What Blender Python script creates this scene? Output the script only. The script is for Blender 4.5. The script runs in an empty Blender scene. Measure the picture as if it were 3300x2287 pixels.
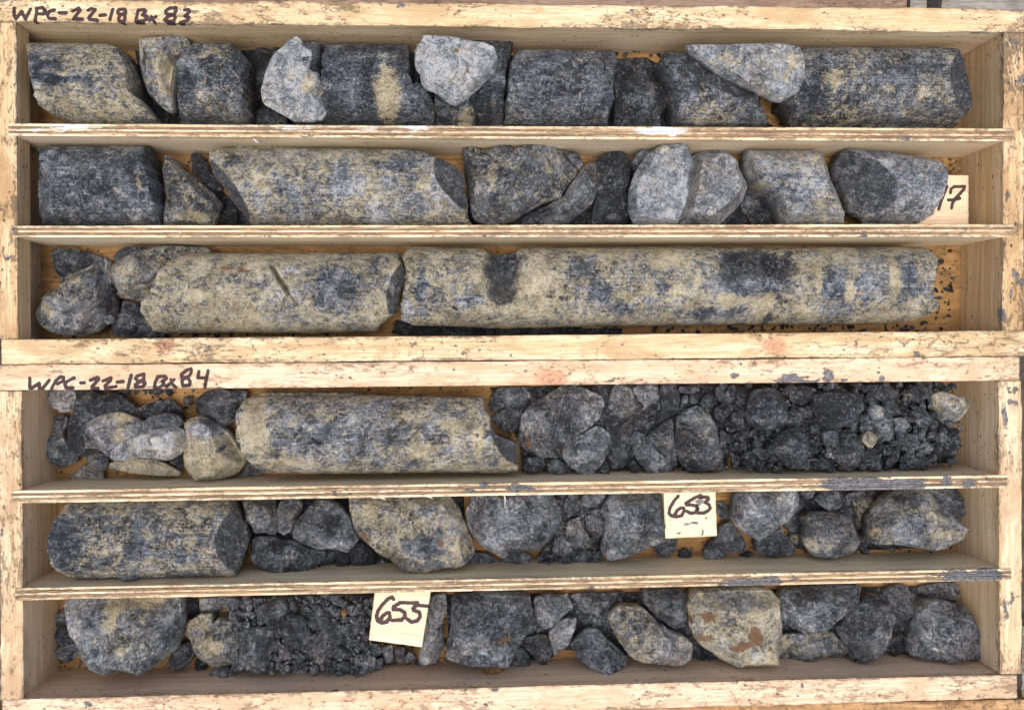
import bpy, math, random
import numpy as np
from mathutils import Matrix, Vector
from mathutils.geometry import delaunay_2d_cdt
random.seed(7); RNG = np.random.default_rng(7)
S = bpy.context.scene
COL = S.collection

# ------------------------------------------------------------------ camera, sky, sun, exposure
PW, PH = 3300.0, 2287.0                 # pixel frame of the photograph that outlines are measured in
FOC = 0.88                              # focal length / image width
BOXH = 0.0842                           # inner depth of the core boxes (floor at z = 0)
CAM = Vector((-0.06772, -0.17267, 0.95976 + BOXH))
def rot3(a, b, c):
    return Matrix.Rotation(c, 3, 'Z') @ Matrix.Rotation(b, 3, 'Y') @ Matrix.Rotation(a, 3, 'X')
CR = rot3(-0.01171, -0.05634, -0.00793)
cd = bpy.data.cameras.new('camera'); cam = bpy.data.objects.new('camera', cd); COL.objects.link(cam)
cam.matrix_world = Matrix.Translation(CAM) @ CR.to_4x4()
cd.sensor_width = 36; cd.lens = 36 * FOC; cd.clip_start = 0.01; cd.clip_end = 100
S.camera = cam
S.render.resolution_x, S.render.resolution_y = 1024, 709

SUN_EL, SUN_AZ = math.radians(80), math.radians(205)   # azimuth from +y (towards the lettered rails), clockwise
w = bpy.data.worlds.new('World'); S.world = w; w.use_nodes = True
nt = w.node_tree; bg = nt.nodes['Background']
sky = nt.nodes.new('ShaderNodeTexSky'); sky.sky_type = 'NISHITA'; sky.sun_disc = False
sky.sun_elevation = SUN_EL; sky.sun_rotation = SUN_AZ; sky.air_density = 1.0; sky.dust_density = 8.0; sky.ozone_density = 1.0
nt.links.new(sky.outputs[0], bg.inputs[0]); bg.inputs[1].default_value = 0.15
sd = bpy.data.lights.new('sun', 'SUN'); sd.energy = 1.1; sd.angle = math.radians(35); sd.color = (1.0, 0.955, 0.89)
sun = bpy.data.objects.new('sun', sd); COL.objects.link(sun)
dirv = Vector((math.sin(SUN_AZ)*math.cos(SUN_EL), math.cos(SUN_AZ)*math.cos(SUN_EL), math.sin(SUN_EL)))
sun.rotation_euler = (-dirv).to_track_quat('-Z', 'Y').to_euler(); sun.location = (0, 0, 3)
S.view_settings.view_transform = 'Standard'; S.view_settings.look = 'None'
S.view_settings.gamma = 1; S.view_settings.use_curve_mapping = False
S.view_settings.exposure = 0.45

# ------------------------------------------------------------------ helpers
CRn = np.array(CR); CAMn = np.array(CAM)
CROP = {}
for i, oy in enumerate((0, 380, 760, 1140, 1520, 1867)):
    CROP['%dL' % (i+1)] = (0, oy, 1100/2303.0); CROP['%dM' % (i+1)] = (1000, oy, 1200/2303.0); CROP['%dR' % (i+1)] = (2100, oy, 1200/2303.0)
CROP['S'] = (0, 0, 1.0)
CROP.update(TA=(30, 10, .1346), TB=(330, 10, .1346), TC=(80, 1175, .1346), TD=(380, 1175, .1346), TE=(2140, 1570, .1065), TF=(1180, 1900, .119), TG=(2980, 540, .1128))
def px(tr):
    """'2L 10,20 30,40 2M 5,6' -> photo pixels"""
    out = []; c = CROP['S']
    for t in tr.split():
        if t in CROP: c = CROP[t]; continue
        x, y = t.split(','); out.append((c[0] + float(x)*c[2], c[1] + float(y)*c[2]))
    return np.array(out)
def unp(p, z):
    """photo pixels -> world xy on the plane at height z"""
    p = np.atleast_2d(p); q = np.stack([(p[:,0]-PW/2)/(FOC*PW), -(p[:,1]-PH/2)/(FOC*PW), -np.ones(len(p))], 1)
    d = q @ CRn.T; t = (z - CAMn[2]) / d[:,2]
    return (CAMn + d*t[:,None])[:,:2]
PXM = 1.0/3000                          # about one photo pixel in metres on the boxes

def _h(ix, iy, iz, seed):
    h = (ix.astype(np.uint32)*np.uint32(374761393) + iy.astype(np.uint32)*np.uint32(668265263) + iz.astype(np.uint32)*np.uint32(2147483647) + np.uint32(seed*974711 & 0xffffffff))
    h = (h ^ (h >> np.uint32(13)))*np.uint32(1274126177); h = h ^ (h >> np.uint32(16))
    return (h & np.uint32(0xffff)).astype(np.float64)/65535.0
def vnoise(P, seed=0):
    i = np.floor(P).astype(np.int64); f = P - i; u = f*f*f*(f*(f*6-15)+10)
    r = 0
    for dx in (0, 1):
        wx = u[:,0] if dx else 1-u[:,0]
        for dy in (0, 1):
            wy = u[:,1] if dy else 1-u[:,1]
            for dz in (0, 1):
                wz = u[:,2] if dz else 1-u[:,2]
                r = r + wx*wy*wz*_h(i[:,0]+dx, i[:,1]+dy, i[:,2]+dz, seed)
    return r*2-1
def fbm(P, scale, octs=3, seed=0, rough=.5, ridge=False):
    P = np.asarray(P, float)
    if P.shape[1] == 2: P = np.concatenate([P, np.zeros((len(P),1))], 1)
    a = 1.0; r = 0; s = scale; n = 0
    for o in range(octs):
        v = vnoise(P*s + 17.3*o + seed*3.1, seed+o)
        if ridge: v = 1-2*np.abs(v)
        r = r + a*v; n += a; a *= rough; s *= 2.03
    return r/n
def seg_dist(Q, poly):
    best = np.full(len(Q), 1e9)
    for a, b in zip(poly[:-1], poly[1:]):
        ab = b-a; t = np.clip(((Q-a)@ab)/max(ab@ab, 1e-14), 0, 1); best = np.minimum(best, np.hypot(*(Q-(a+t[:,None]*ab)).T))
    return best
def mesh_obj(name, V, F, mat, parent=None, smooth=True, attrs=None):
    me = bpy.data.meshes.new(name); me.from_pydata(np.asarray(V).tolist() if not isinstance(V, list) else V, [], F)
    if smooth: me.polygons.foreach_set('use_smooth', [True]*len(me.polygons))
    for an, (ty, arr) in (attrs or {}).items():
        at = me.attributes.new(an, ty, 'POINT')
        at.data.foreach_set('color' if ty == 'FLOAT_COLOR' else 'vector', np.asarray(arr, np.float32).ravel())
    me.materials.append(mat); me.update()
    o = bpy.data.objects.new(name, me); COL.objects.link(o)
    if parent: o.parent = parent
    return o
WL = {}
def recentre(o, base):
    """put the object's origin at base without moving it"""
    o.data.transform(Matrix.Translation(-Vector(base))); o.location = base; WL[o.name] = Vector(base)
def tag(o, label=None, cat=None, group=None, kind=None):
    for k, v in (('label', label), ('category', cat), ('group', group), ('kind', kind)):
        if v: o[k] = v
    return o
def empty(name, loc, parent=None):
    o = bpy.data.objects.new(name, None); o.location = loc; o.empty_display_size = .02; COL.objects.link(o); WL[o.name] = Vector(loc)
    if parent: adopt(o, parent)
    return o
def adopt(o, parent):
    o.parent = parent; o.matrix_parent_inverse = Matrix.Translation(-WL[parent.name])

# ------------------------------------------------------------------ materials
class NT:
    def __init__(s, name):
        s.m = bpy.data.materials.new(name); s.m.use_nodes = True; s.t = s.m.node_tree
        s.b = s.t.nodes['Principled BSDF']
    def n(s, ty, **kw):
        x = s.t.nodes.new(ty)
        for k, v in kw.items():
            if k.startswith('i_'): x.inputs[k[2:]].default_value = v
            else: setattr(x, k, v)
        return x
    def l(s, a, b): s.t.links.new(a, b)
    def put(s, v, sock):
        if hasattr(v, 'links') or hasattr(v, 'is_output'): s.l(v, sock)
        else: sock.default_value = v
    def math(s, op, a, b=0.0, c=None, clamp=False):
        x = s.n('ShaderNodeMath', operation=op, use_clamp=clamp); s.put(a, x.inputs[0]); s.put(b, x.inputs[1])
        if c is not None: s.put(c, x.inputs[2])
        return x.outputs[0]
    def mix(s, f, a, b, mode='MIX'):
        x = s.n('ShaderNodeMix', data_type='RGBA', blend_type=mode); s.put(f, x.inputs[0])
        s.put(a if not isinstance(a, tuple) else (*a, 1)[:4], x.inputs[6]); s.put(b if not isinstance(b, tuple) else (*b, 1)[:4], x.inputs[7])
        return x.outputs[2]
    def noise(s, vec, scale, detail=4, rough=.55, dist=0.0):
        x = s.n('ShaderNodeTexNoise'); s.l(vec, x.inputs['Vector']); x.inputs['Scale'].default_value = scale
        x.inputs['Detail'].default_value = detail; x.inputs['Roughness'].default_value = rough; x.inputs['Distortion'].default_value = dist
        return x.outputs[0]
    def step(s, v, lo, hi):
        x = s.n('ShaderNodeMapRange', interpolation_type='SMOOTHSTEP'); s.put(v, x.inputs[0])
        x.inputs[1].default_value = lo; x.inputs[2].default_value = hi
        return x.outputs[0]
    def ramp(s, v, stops):
        x = s.n('ShaderNodeValToRGB'); s.l(v, x.inputs[0]); e = x.color_ramp.elements
        while len(e) < len(stops): e.new(.5)
        for k, (p, c) in zip(e, stops): k.position = p; k.color = (*c, 1)
        return x.outputs[0]
    def scale(s, vec, sc):
        x = s.n('ShaderNodeVectorMath', operation='MULTIPLY'); s.l(vec, x.inputs[0]); x.inputs[1].default_value = sc
        return x.outputs[0]
    def attr(s, name):
        return s.n('ShaderNodeAttribute', attribute_name=name)
    def bump(s, h, strength, dist, prev=None):
        x = s.n('ShaderNodeBump'); x.inputs['Strength'].default_value = strength; x.inputs['Distance'].default_value = dist; s.l(h, x.inputs['Height'])
        if prev: s.l(prev, x.inputs['Normal'])
        return x.outputs[0]

def rock_material():
    k = NT('drill_core_rock')
    pos = k.n('ShaderNodeNewGeometry').outputs['Position']
    a = k.attr('col'); sep = k.n('ShaderNodeSeparateColor'); k.l(a.outputs['Color'], sep.inputs[0])
    tone, cream, rust, fac = sep.outputs[0], sep.outputs[1], sep.outputs[2], a.outputs['Alpha']
    ex = k.n('ShaderNodeSeparateXYZ'); k.l(k.attr('ext').outputs['Vector'], ex.inputs[0]); drilled = ex.outputs[0]
    def c(n): return k.math('SUBTRACT', n, .5)
    n0 = k.noise(pos, 45, 3, .55, .6); n1 = k.noise(pos, 130, 6, .68, 1.3); n2 = k.noise(pos, 430, 5, .7, .6); n3 = k.noise(pos, 1200, 3, .6)
    stk = k.noise(k.scale(pos, (55, 620, 620)), 1, 4, .6, .2)        # drill streaks along the core
    # grey rock: dark slate to pale grey
    v = k.math('ADD', k.math('MULTIPLY', c(n1), 1.8), k.math('MULTIPLY', c(n2), 1.25))
    v = k.math('ADD', v, k.math('MULTIPLY', c(n3), .5)); v = k.math('ADD', v, k.math('MULTIPLY', c(n0), .5))
    v = k.math('ADD', v, k.math('MULTIPLY', k.math('MULTIPLY', c(stk), drilled), .75))
    g = k.math('ADD', v, tone)
    grey = k.ramp(g, [(0.0, (.007, .009, .013)), (.22, (.023, .029, .040)), (.5, (.108, .124, .150)), (.78, (.275, .303, .345)), (1.0, (.52, .55, .58))])
    wn = k.noise(pos, 24, 4, .6, .8)
    grey = k.mix(k.math('MULTIPLY', k.step(wn, .5, .66), .5), grey, k.mix(1.0, grey, (1.18, 1.0, .76), 'MULTIPLY'))
    # cream alteration, finely intergrown with the grey
    c1 = k.noise(pos, 70, 7, .74, 1.8); c2 = k.noise(pos, 300, 5, .7, 1.4)
    cm = k.math('ADD', k.math('ADD', k.math('MULTIPLY', c(c1), 1.9), k.math('MULTIPLY', c(c2), 1.35)), k.math('MULTIPLY', c(n3), .35))
    cm = k.math('ADD', cm, k.math('MULTIPLY', k.math('MULTIPLY', c(stk), drilled), .4))
    cm = k.math('ADD', cm, k.math('MULTIPLY', k.math('SUBTRACT', cream, .5), .85))
    cmask = k.step(cm, -.06, .12)
    ccol = k.ramp(k.math('ADD', k.math('ADD', n2, k.math('MULTIPLY', c(n0), .9)), k.math('MULTIPLY', c(n1), .7)), [(.25, (.17, .145, .088)), (.48, (.40, .35, .225)), (.7, (.60, .545, .39))])
    ccol = k.mix(.6, ccol, k.mix(tone, (.55, .55, .55), (1.4, 1.4, 1.4)), 'MULTIPLY')
    col = k.mix(k.math('MULTIPLY', cmask, .9), grey, ccol)
    # rust
    rn = k.math('ADD', k.math('ADD', k.math('MULTIPLY', c(n1), 1.6), k.math('MULTIPLY', c(n2), .8)), k.math('MULTIPLY', k.math('SUBTRACT', rust, .42), 1.0))
    rmask = k.step(rn, -.04, .12)
    rcol = k.mix(n2, (.06, .024, .008), (.30, .145, .05))
    col = k.mix(k.math('MULTIPLY', rmask, .85), col, rcol)
    # fresh broken faces: slate dark
    fd = k.ramp(k.math('ADD', v, .33), [(0, (.008, .010, .015)), (.35, (.038, .045, .056)), (.75, (.15, .162, .182)), (1, (.38, .395, .415))])
    col = k.mix(k.math('MULTIPLY', fac, .92), col, fd)
    # mineral flecks
    vo = k.n('ShaderNodeTexVoronoi', feature='F1'); vo.inputs['Scale'].default_value = 270; k.l(pos, vo.inputs['Vector'])
    fl = k.math('MULTIPLY', k.step(vo.outputs['Distance'], .26, .14), k.step(n1, .48, .56))
    col = k.mix(k.math('MULTIPLY', fl, .5), col, (.52, .53, .54))
    k.l(col, k.b.inputs['Base Color'])
    ro = k.math('ADD', .38, k.math('MULTIPLY', n2, .5)); k.l(ro, k.b.inputs['Roughness'])
    k.b.inputs['Specular IOR Level'].default_value = .5
    h = k.math('ADD', k.math('MULTIPLY', n1, 1.0), k.math('ADD', k.math('MULTIPLY', n2, .7), k.math('MULTIPLY', n3, .35)))
    nrm = k.bump(h, 1.0, .0048); k.l(nrm, k.b.inputs['Normal'])
    return k.m

def wood_material(name, light, dark, stain, dirt=1.0, spots=1.0):
    k = NT(name)
    lc = k.attr('lc').outputs['Vector']
    a = k.attr('mk'); sep = k.n('ShaderNodeSeparateColor'); k.l(a.outputs['Color'], sep.inputs[0])
    ink, mud, knot, top = sep.outputs[0], sep.outputs[1], sep.outputs[2], a.outputs['Alpha']
    g1 = k.noise(k.scale(lc, (14, 400, 400)), 1, 4, .62, .3); g2 = k.noise(k.scale(lc, (2.2, 85, 85)), 1, 4, .6, .6)
    st = k.noise(k.scale(lc, (14, 34, 34)), 1, 6, .66, .6); d1 = k.noise(k.scale(lc, (75, 190, 190)), 1, 7, .72, .8); d2 = k.noise(k.scale(lc, (300, 420, 420)), 1, 3, .6)
    d0 = k.noise(k.scale(lc, (8, 16, 16)), 1, 3, .6); g3 = k.noise(k.scale(lc, (38, 760, 760)), 1, 5, .7, .3)
    col = k.mix(k.step(g2, .40, .60), light, dark)
    col = k.mix(k.math('MULTIPLY', k.step(g1, .48, .66), .42), col, tuple(x*.55 for x in dark))
    wear = k.math('ADD', .22, k.math('MULTIPLY', top, .78), clamp=True)
    col = k.mix(k.math('MULTIPLY', k.math('MULTIPLY', k.step(g3, .48, .66), .62), wear), col, tuple(x*.7 for x in stain))
    col = k.mix(k.math('MULTIPLY', k.math('MULTIPLY', k.step(st, .43, .64), .85), wear), col, stain)
    kn = k.step(k.math('ADD', knot, k.math('MULTIPLY', k.math('SUBTRACT', d1, .5), .35)), .22, .6)
    rings = k.math('SINE', k.math('MULTIPLY', knot, 30.0))
    kcol = k.mix(k.math('MULTIPLY', k.step(rings, -.2, .9), .5), (.50, .27, .165), (.33, .14, .075))
    col = k.mix(k.math('MULTIPLY', kn, .8), col, kcol)
    # ground-in dirt, most along the worn edges and ends of the top faces
    dm = k.math('ADD', k.math('ADD', d1, k.math('MULTIPLY', k.math('SUBTRACT', d2, .5), .35)), k.math('MULTIPLY', k.math('SUBTRACT', d0, .5), .7))
    dm = k.math('ADD', dm, k.math('MULTIPLY', k.math('SUBTRACT', top, 1.0), .17))
    dk = k.math('MULTIPLY', k.step(dm, .545, .72), dirt)
    col = k.mix(k.math('MULTIPLY', dk, .75, clamp=True), col, k.mix(d2, (.05, .036, .024), (.22, .16, .10)))
    sp = k.n('ShaderNodeTexVoronoi', feature='F1'); sp.inputs['Scale'].default_value = 1; k.l(k.scale(lc, (85, 120, 120)), sp.inputs['Vector'])
    spk = k.math('MULTIPLY', k.step(k.math('ADD', sp.outputs['Distance'], k.math('MULTIPLY', k.math('SUBTRACT', d2, .5), .3)), .2, .08), k.step(d0, .44, .54))
    col = k.mix(k.math('MULTIPLY', spk, .8*spots, clamp=True), col, (.05, .042, .038))
    # bluish-white patches where mud is negative, grey drilling mud
    ch = k.step(k.math('ADD', k.math('MULTIPLY', mud, -1.0), k.math('MULTIPLY', k.math('SUBTRACT', d1, .5), 1.6)), .35, .7)
    col = k.mix(k.math('MULTIPLY', ch, .8), col, (.74, .75, .78))
    mm = k.step(k.math('ADD', mud, k.math('ADD', k.math('MULTIPLY', k.math('SUBTRACT', d1, .5), 2.2), k.math('MULTIPLY', k.math('SUBTRACT', d2, .5), .8))), .42, .56)
    mcol = k.mix(k.step(d2, .3, .7), (.045, .052, .065), (.21, .22, .24))
    col = k.mix(k.math('MULTIPLY', mm, .93), col, mcol)
    im = k.step(k.math('ADD', ink, k.math('MULTIPLY', k.math('SUBTRACT', g1, .5), .25)), .36, .58)
    col = k.mix(k.math('MULTIPLY', im, .96), col, k.mix(g2, (.014, .006, .011), (.045, .022, .034)))
    k.l(col, k.b.inputs['Base Color']); k.b.inputs['Roughness'].default_value = .72; k.b.inputs['Specular IOR Level'].default_value = .25
    h = k.math('SUBTRACT', k.math('MULTIPLY', g1, .6), k.math('MULTIPLY', dk, .35)); h = k.math('ADD', h, k.math('MULTIPLY', k.math('MULTIPLY', mm, d2), 1.6))
    k.l(k.bump(h, 1.0, .0013), k.b.inputs['Normal'])
    return k.m
def plain_material(name, c0, c1, sc, rough=.85, bump=.001):
    k = NT(name); pos = k.n('ShaderNodeNewGeometry').outputs['Position']
    n = k.noise(pos, sc, 6, .65); k.l(k.mix(k.step(n, .3, .7), c0, c1), k.b.inputs['Base Color']); k.b.inputs['Roughness'].default_value = rough
    k.l(k.bump(n, .9, bump), k.b.inputs['Normal']); return k.m
ROCK = rock_material()
W_OLD = wood_material('weathered_pine', (.70, .58, .40), (.61, .46, .275), (.41, .295, .16), 1.1)
W_END = wood_material('weathered_end_pine', (.64, .49, .31), (.52, .37, .20), (.35, .225, .115), 1.2, 1.3)
W_END84 = wood_material('pale_end_pine', (.70, .57, .40), (.60, .45, .28), (.40, .28, .165), 1.0, 1.0)
W_INNER = wood_material('grey_brown_end_pine', (.56, .47, .35), (.46, .36, .25), (.28, .20, .13), .7)
W_NEW = wood_material('pink_pine', (.73, .565, .415), (.65, .475, .325), (.50, .345, .22), .9)
W_PLYA = wood_material('pale_plywood_veneer', (.77, .68, .50), (.70, .57, .38), (.50, .37, .22), .9, .6)
W_PLYB = wood_material('brown_plywood_veneer', (.42, .30, .18), (.33, .22, .13), (.22, .14, .09), .9, .5)
W_FLOOR = wood_material('brown_fibreboard', (.36, .215, .085), (.29, .165, .062), (.19, .105, .042), 1.2, 1.4)
W_BLOCK = wood_material('marker_block_pine', (.78, .64, .47), (.70, .53, .37), (.68, .52, .36), .12, .15)
W_BLOCKP = wood_material('cream_marker_block', (.78, .71, .54), (.72, .63, .46), (.68, .59, .43), .25, .3)
W_GREY = wood_material('grey_weathered_plank', (.30, .29, .26), (.20, .19, .17), (.12, .11, .10), 1.0)
W_BRN = wood_material('brown_weathered_plank', (.30, .22, .17), (.22, .145, .105), (.16, .10, .07), 1.0)
W_ORNG = wood_material('orange_weathered_board', (.52, .34, .17), (.40, .24, .11), (.25, .15, .08), 1.1)
MUD = plain_material('brown_mud', (.085, .046, .02), (.24, .14, .065), 420, .9, .002)
FIBRE = plain_material('pale_wood_fibre', (.62, .58, .52), (.78, .74, .68), 500, .8, .0003)
EARTH = plain_material('dark_earth', (.03, .026, .022), (.08, .07, .06), 60, .95, .004)

# ------------------------------------------------------------------ boards
def blob_field(Q, blobs, z, seed, warp=.004):
    """soft patches measured on the photo: (x, y, rx, ry, amount) in photo pixels, laid on the surface at height z"""
    f = np.zeros(len(Q))
    if not blobs: return f
    Qw = Q + warp*np.stack([fbm(Q, 90, 3, seed), fbm(Q, 90, 3, seed+9)], 1)
    for x, y, rx, ry, am in blobs:
        c = unp([(x, y)], z)[0]; d = np.hypot((Qw[:,0]-c[0])/(rx*PXM), (Qw[:,1]-c[1])/(ry*PXM))
        f = f + am*np.clip(1.35-d, 0, 1)
    return f
def board(name, corners, ztop, zbot, mat, parent=None, ink=None, mud=None, knots=None, res=.0016, rv=.0014, edge=.0016, wob=.0006, seed=0, inkw=.00165, tilt=0.0):
    """corners: photo pixels of the top face, in order left-far, right-far, right-near, left-near. Grain runs left to right."""
    A, B, C, D = unp(np.array(corners, float), ztop)
    along = np.linalg.norm(B-A); across = np.linalg.norm(D-A)
    us = np.linspace(0, 1, max(3, int(along/res)))
    strokes = [unp(px(s), ztop) for s in (ink or [])]
    if strokes:
        ux = (B-A)/along; t = np.concatenate([((s-A)@ux)/along for s in strokes]); lo, hi = t.min()-.006/along, t.max()+.006/along
        us = np.unique(np.concatenate([us, np.linspace(max(lo, 0), min(hi, 1), int((hi-lo)*along/.0005))]))
    if strokes: rv = .0006
    nv = max(4, int(across/rv)); vs = np.linspace(0, 1, nv)
    side = np.linspace(0, 1, 7)[1:]
    U, V = np.meshgrid(us, vs, indexing='ij'); U = U.ravel(); V = V.ravel()
    XY = (A*(1-U)[:,None]+B*U[:,None])*(1-V)[:,None] + (D*(1-U)[:,None]+C*U[:,None])*V[:,None]
    nrm = (A-D)/np.linalg.norm(A-D)
    L = U*along
    wf = fbm(np.stack([L, L*0+seed*.37], 1), 14, 3, seed)*wob*(1-V) - fbm(np.stack([L, L*0+5+seed*.37], 1), 14, 3, seed+3)*wob*V
    XY = XY + nrm*wf[:,None]
    dv = np.minimum(V, 1-V)*across; du = np.minimum(U, 1-U)*along; de = np.minimum(dv, du)
    ch = .5+.9*np.clip(fbm(np.stack([L, V*2+seed], 1), 60, 3, seed+5), -.5, 1)
    Z = ztop - edge*ch*np.clip(1-de/(edge*1.4), 0, 1)**2 + .0003*fbm(np.stack([L, V*across], 1), 160, 2, seed+6) + tilt*(U-.5)
    mk = np.zeros((len(U), 4)); mk[:,3] = 1
    if strokes:
        d = np.full(len(XY), 1e9)
        for s in strokes: d = np.minimum(d, seg_dist(XY, s))
        wv = inkw*(1+.22*fbm(XY, 150, 2, seed+4)); mk[:,0] = np.clip(.5+(wv-d)/.0011, 0, 1)
    mk[:,1] = np.clip(blob_field(XY, mud, ztop, seed+1), -1, 1)
    mk[:,3] = 1+np.clip(1-dv/.0035, 0, 1)*.55+np.clip(1-du/.03, 0, 1)*.45
    Z = Z + .0012*np.clip(mk[:,1]-.35, 0, 1)*(1+fbm(XY, 260, 3, seed+2))
    if knots:
        for x, y, rx, ry in knots:
            c = unp([(x, y)], ztop)[0]; q = XY+.002*np.stack([fbm(XY, 120, 2, 3), fbm(XY, 120, 2, 4)], 1)
            mk[:,2] = np.maximum(mk[:,2], np.clip(1-np.hypot((q[:,0]-c[0])/(rx*PXM), (q[:,1]-c[1])/(ry*PXM))*.8, 0, 1))
    T = np.concatenate([XY, Z[:,None]], 1)
    ro = RNG.uniform(0, 5, 3)
    lc = np.stack([L+ro[0], V*across+ro[1], 0*L+ro[2]], 1)
    n = len(us); idx = np.arange(n*nv).reshape(n, nv)
    Vv = [T]; Lc = [lc]; Mk = [mk]; F = []
    a, b, c_, d_ = idx[:-1,:-1].ravel(), idx[1:,:-1].ravel(), idx[1:,1:].ravel(), idx[:-1,1:].ravel()
    F += np.stack([a, d_, c_, b], 1).tolist()
    base = n*nv
    H = ztop-zbot
    bot = {}
    for key, col, sgn in (('far', 0, -1), ('near', nv-1, 1)):
        top = T[idx[:,col]]; rows = [idx[:,col]]
        for s in side:
            p = top.copy(); p[:,2] = top[:,2]*(1-s)+zbot*s
            Vv.append(p); l = lc[idx[:,col]].copy(); l[:,1] += sgn*s*H; Lc.append(l); m = np.zeros((n, 4)); m[:,3] = .15*(1-s)
            m[:,1] = .35*mk[idx[:,col],1]*max(0, 1-3*s); Mk.append(m)
            rows.append(base+np.arange(n)); base += n
        for r0, r1 in zip(rows[:-1], rows[1:]):
            q = np.stack([r0[:-1], r0[1:], r1[1:], r1[:-1]], 1)
            F += (q if key == 'far' else q[:,::-1]).tolist()
        bot[key] = rows[-1]; bot[key+'r'] = rows
    q = np.stack([bot['far'][:-1], bot['far'][1:], bot['near'][1:], bot['near'][:-1]], 1); F += q.tolist()
    for e in (0, -1):
        loop = [int(i) for i in idx[e]] + [int(r[e]) for r in bot['nearr'][1:]] + [int(r[e]) for r in bot['farr'][1:]][::-1]
        F.append(loop if e == 0 else loop[::-1])
    o = mesh_obj(name, np.concatenate(Vv), F, mat, None, False, {'lc': ('FLOAT_VECTOR', np.concatenate(Lc)), 'mk': ('FLOAT_COLOR', np.concatenate(Mk))})
    recentre(o, (*((A+B+C+D)/4), zbot))
    if parent: adopt(o, parent)
    return o

# ------------------------------------------------------------------ rocks and core pieces
def dens(P, mx=14.0):
    out = []
    for a, c in zip(P, np.roll(P, -1, 0)):
        n = max(1, int(np.hypot(*(c-a))/mx)); out += [a+(c-a)*i/n for i in range(n)]
    return np.array(out)
def chaikin(P, k=1):
    for _ in range(k):
        Q = np.roll(P, -1, 0); P = np.stack([.88*P+.12*Q, .12*P+.88*Q], 1).reshape(-1, 2)
    return P
def resample(P, step):
    Q = np.concatenate([P, P[:1]]); d = np.hypot(*np.diff(Q, axis=0).T); s = np.concatenate([[0], np.cumsum(d)])
    n = max(24, int(s[-1]/step)); t = np.linspace(0, s[-1], n, endpoint=False)
    return np.stack([np.interp(t, s, Q[:,0]), np.interp(t, s, Q[:,1])], 1)
def inside(Q, P):
    c = np.zeros(len(Q), bool); j = len(P)-1
    for i in range(len(P)):
        a, b = P[i], P[j]
        if a[1] != b[1]:
            m = ((a[1] > Q[:,1]) != (b[1] > Q[:,1])) & (Q[:,0] < (b[0]-a[0])*(Q[:,1]-a[1])/(b[1]-a[1])+a[0]); c ^= m
        j = i
    return c
def outdist(Q, P):
    out = np.empty(len(Q))
    for i in range(0, len(Q), 4000):
        q = Q[i:i+4000]; out[i:i+4000] = np.sqrt(((q[:,None,:]-P[None])**2).sum(2).min(1))
    return out
def worley(Q, cell, seed):
    """squared distance to the nearest scattered point (cell units) and the id of that point"""
    P = Q/cell+seed*1.7; i = np.floor(P).astype(np.int64); best = np.full(len(Q), 9.0); cid = np.zeros(len(Q))
    for dx in (-1, 0, 1):
        for dy in (-1, 0, 1):
            cx, cy = i[:,0]+dx, i[:,1]+dy; z = cx*0
            d = (cx+_h(cx, cy, z, seed)-P[:,0])**2+(cy+_h(cx, cy, z+1, seed)-P[:,1])**2
            m = d < best; best = np.where(m, d, best); cid = np.where(m, _h(cx, cy, z+2, seed), cid)
    return best, cid
NROCK = [0]
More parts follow.
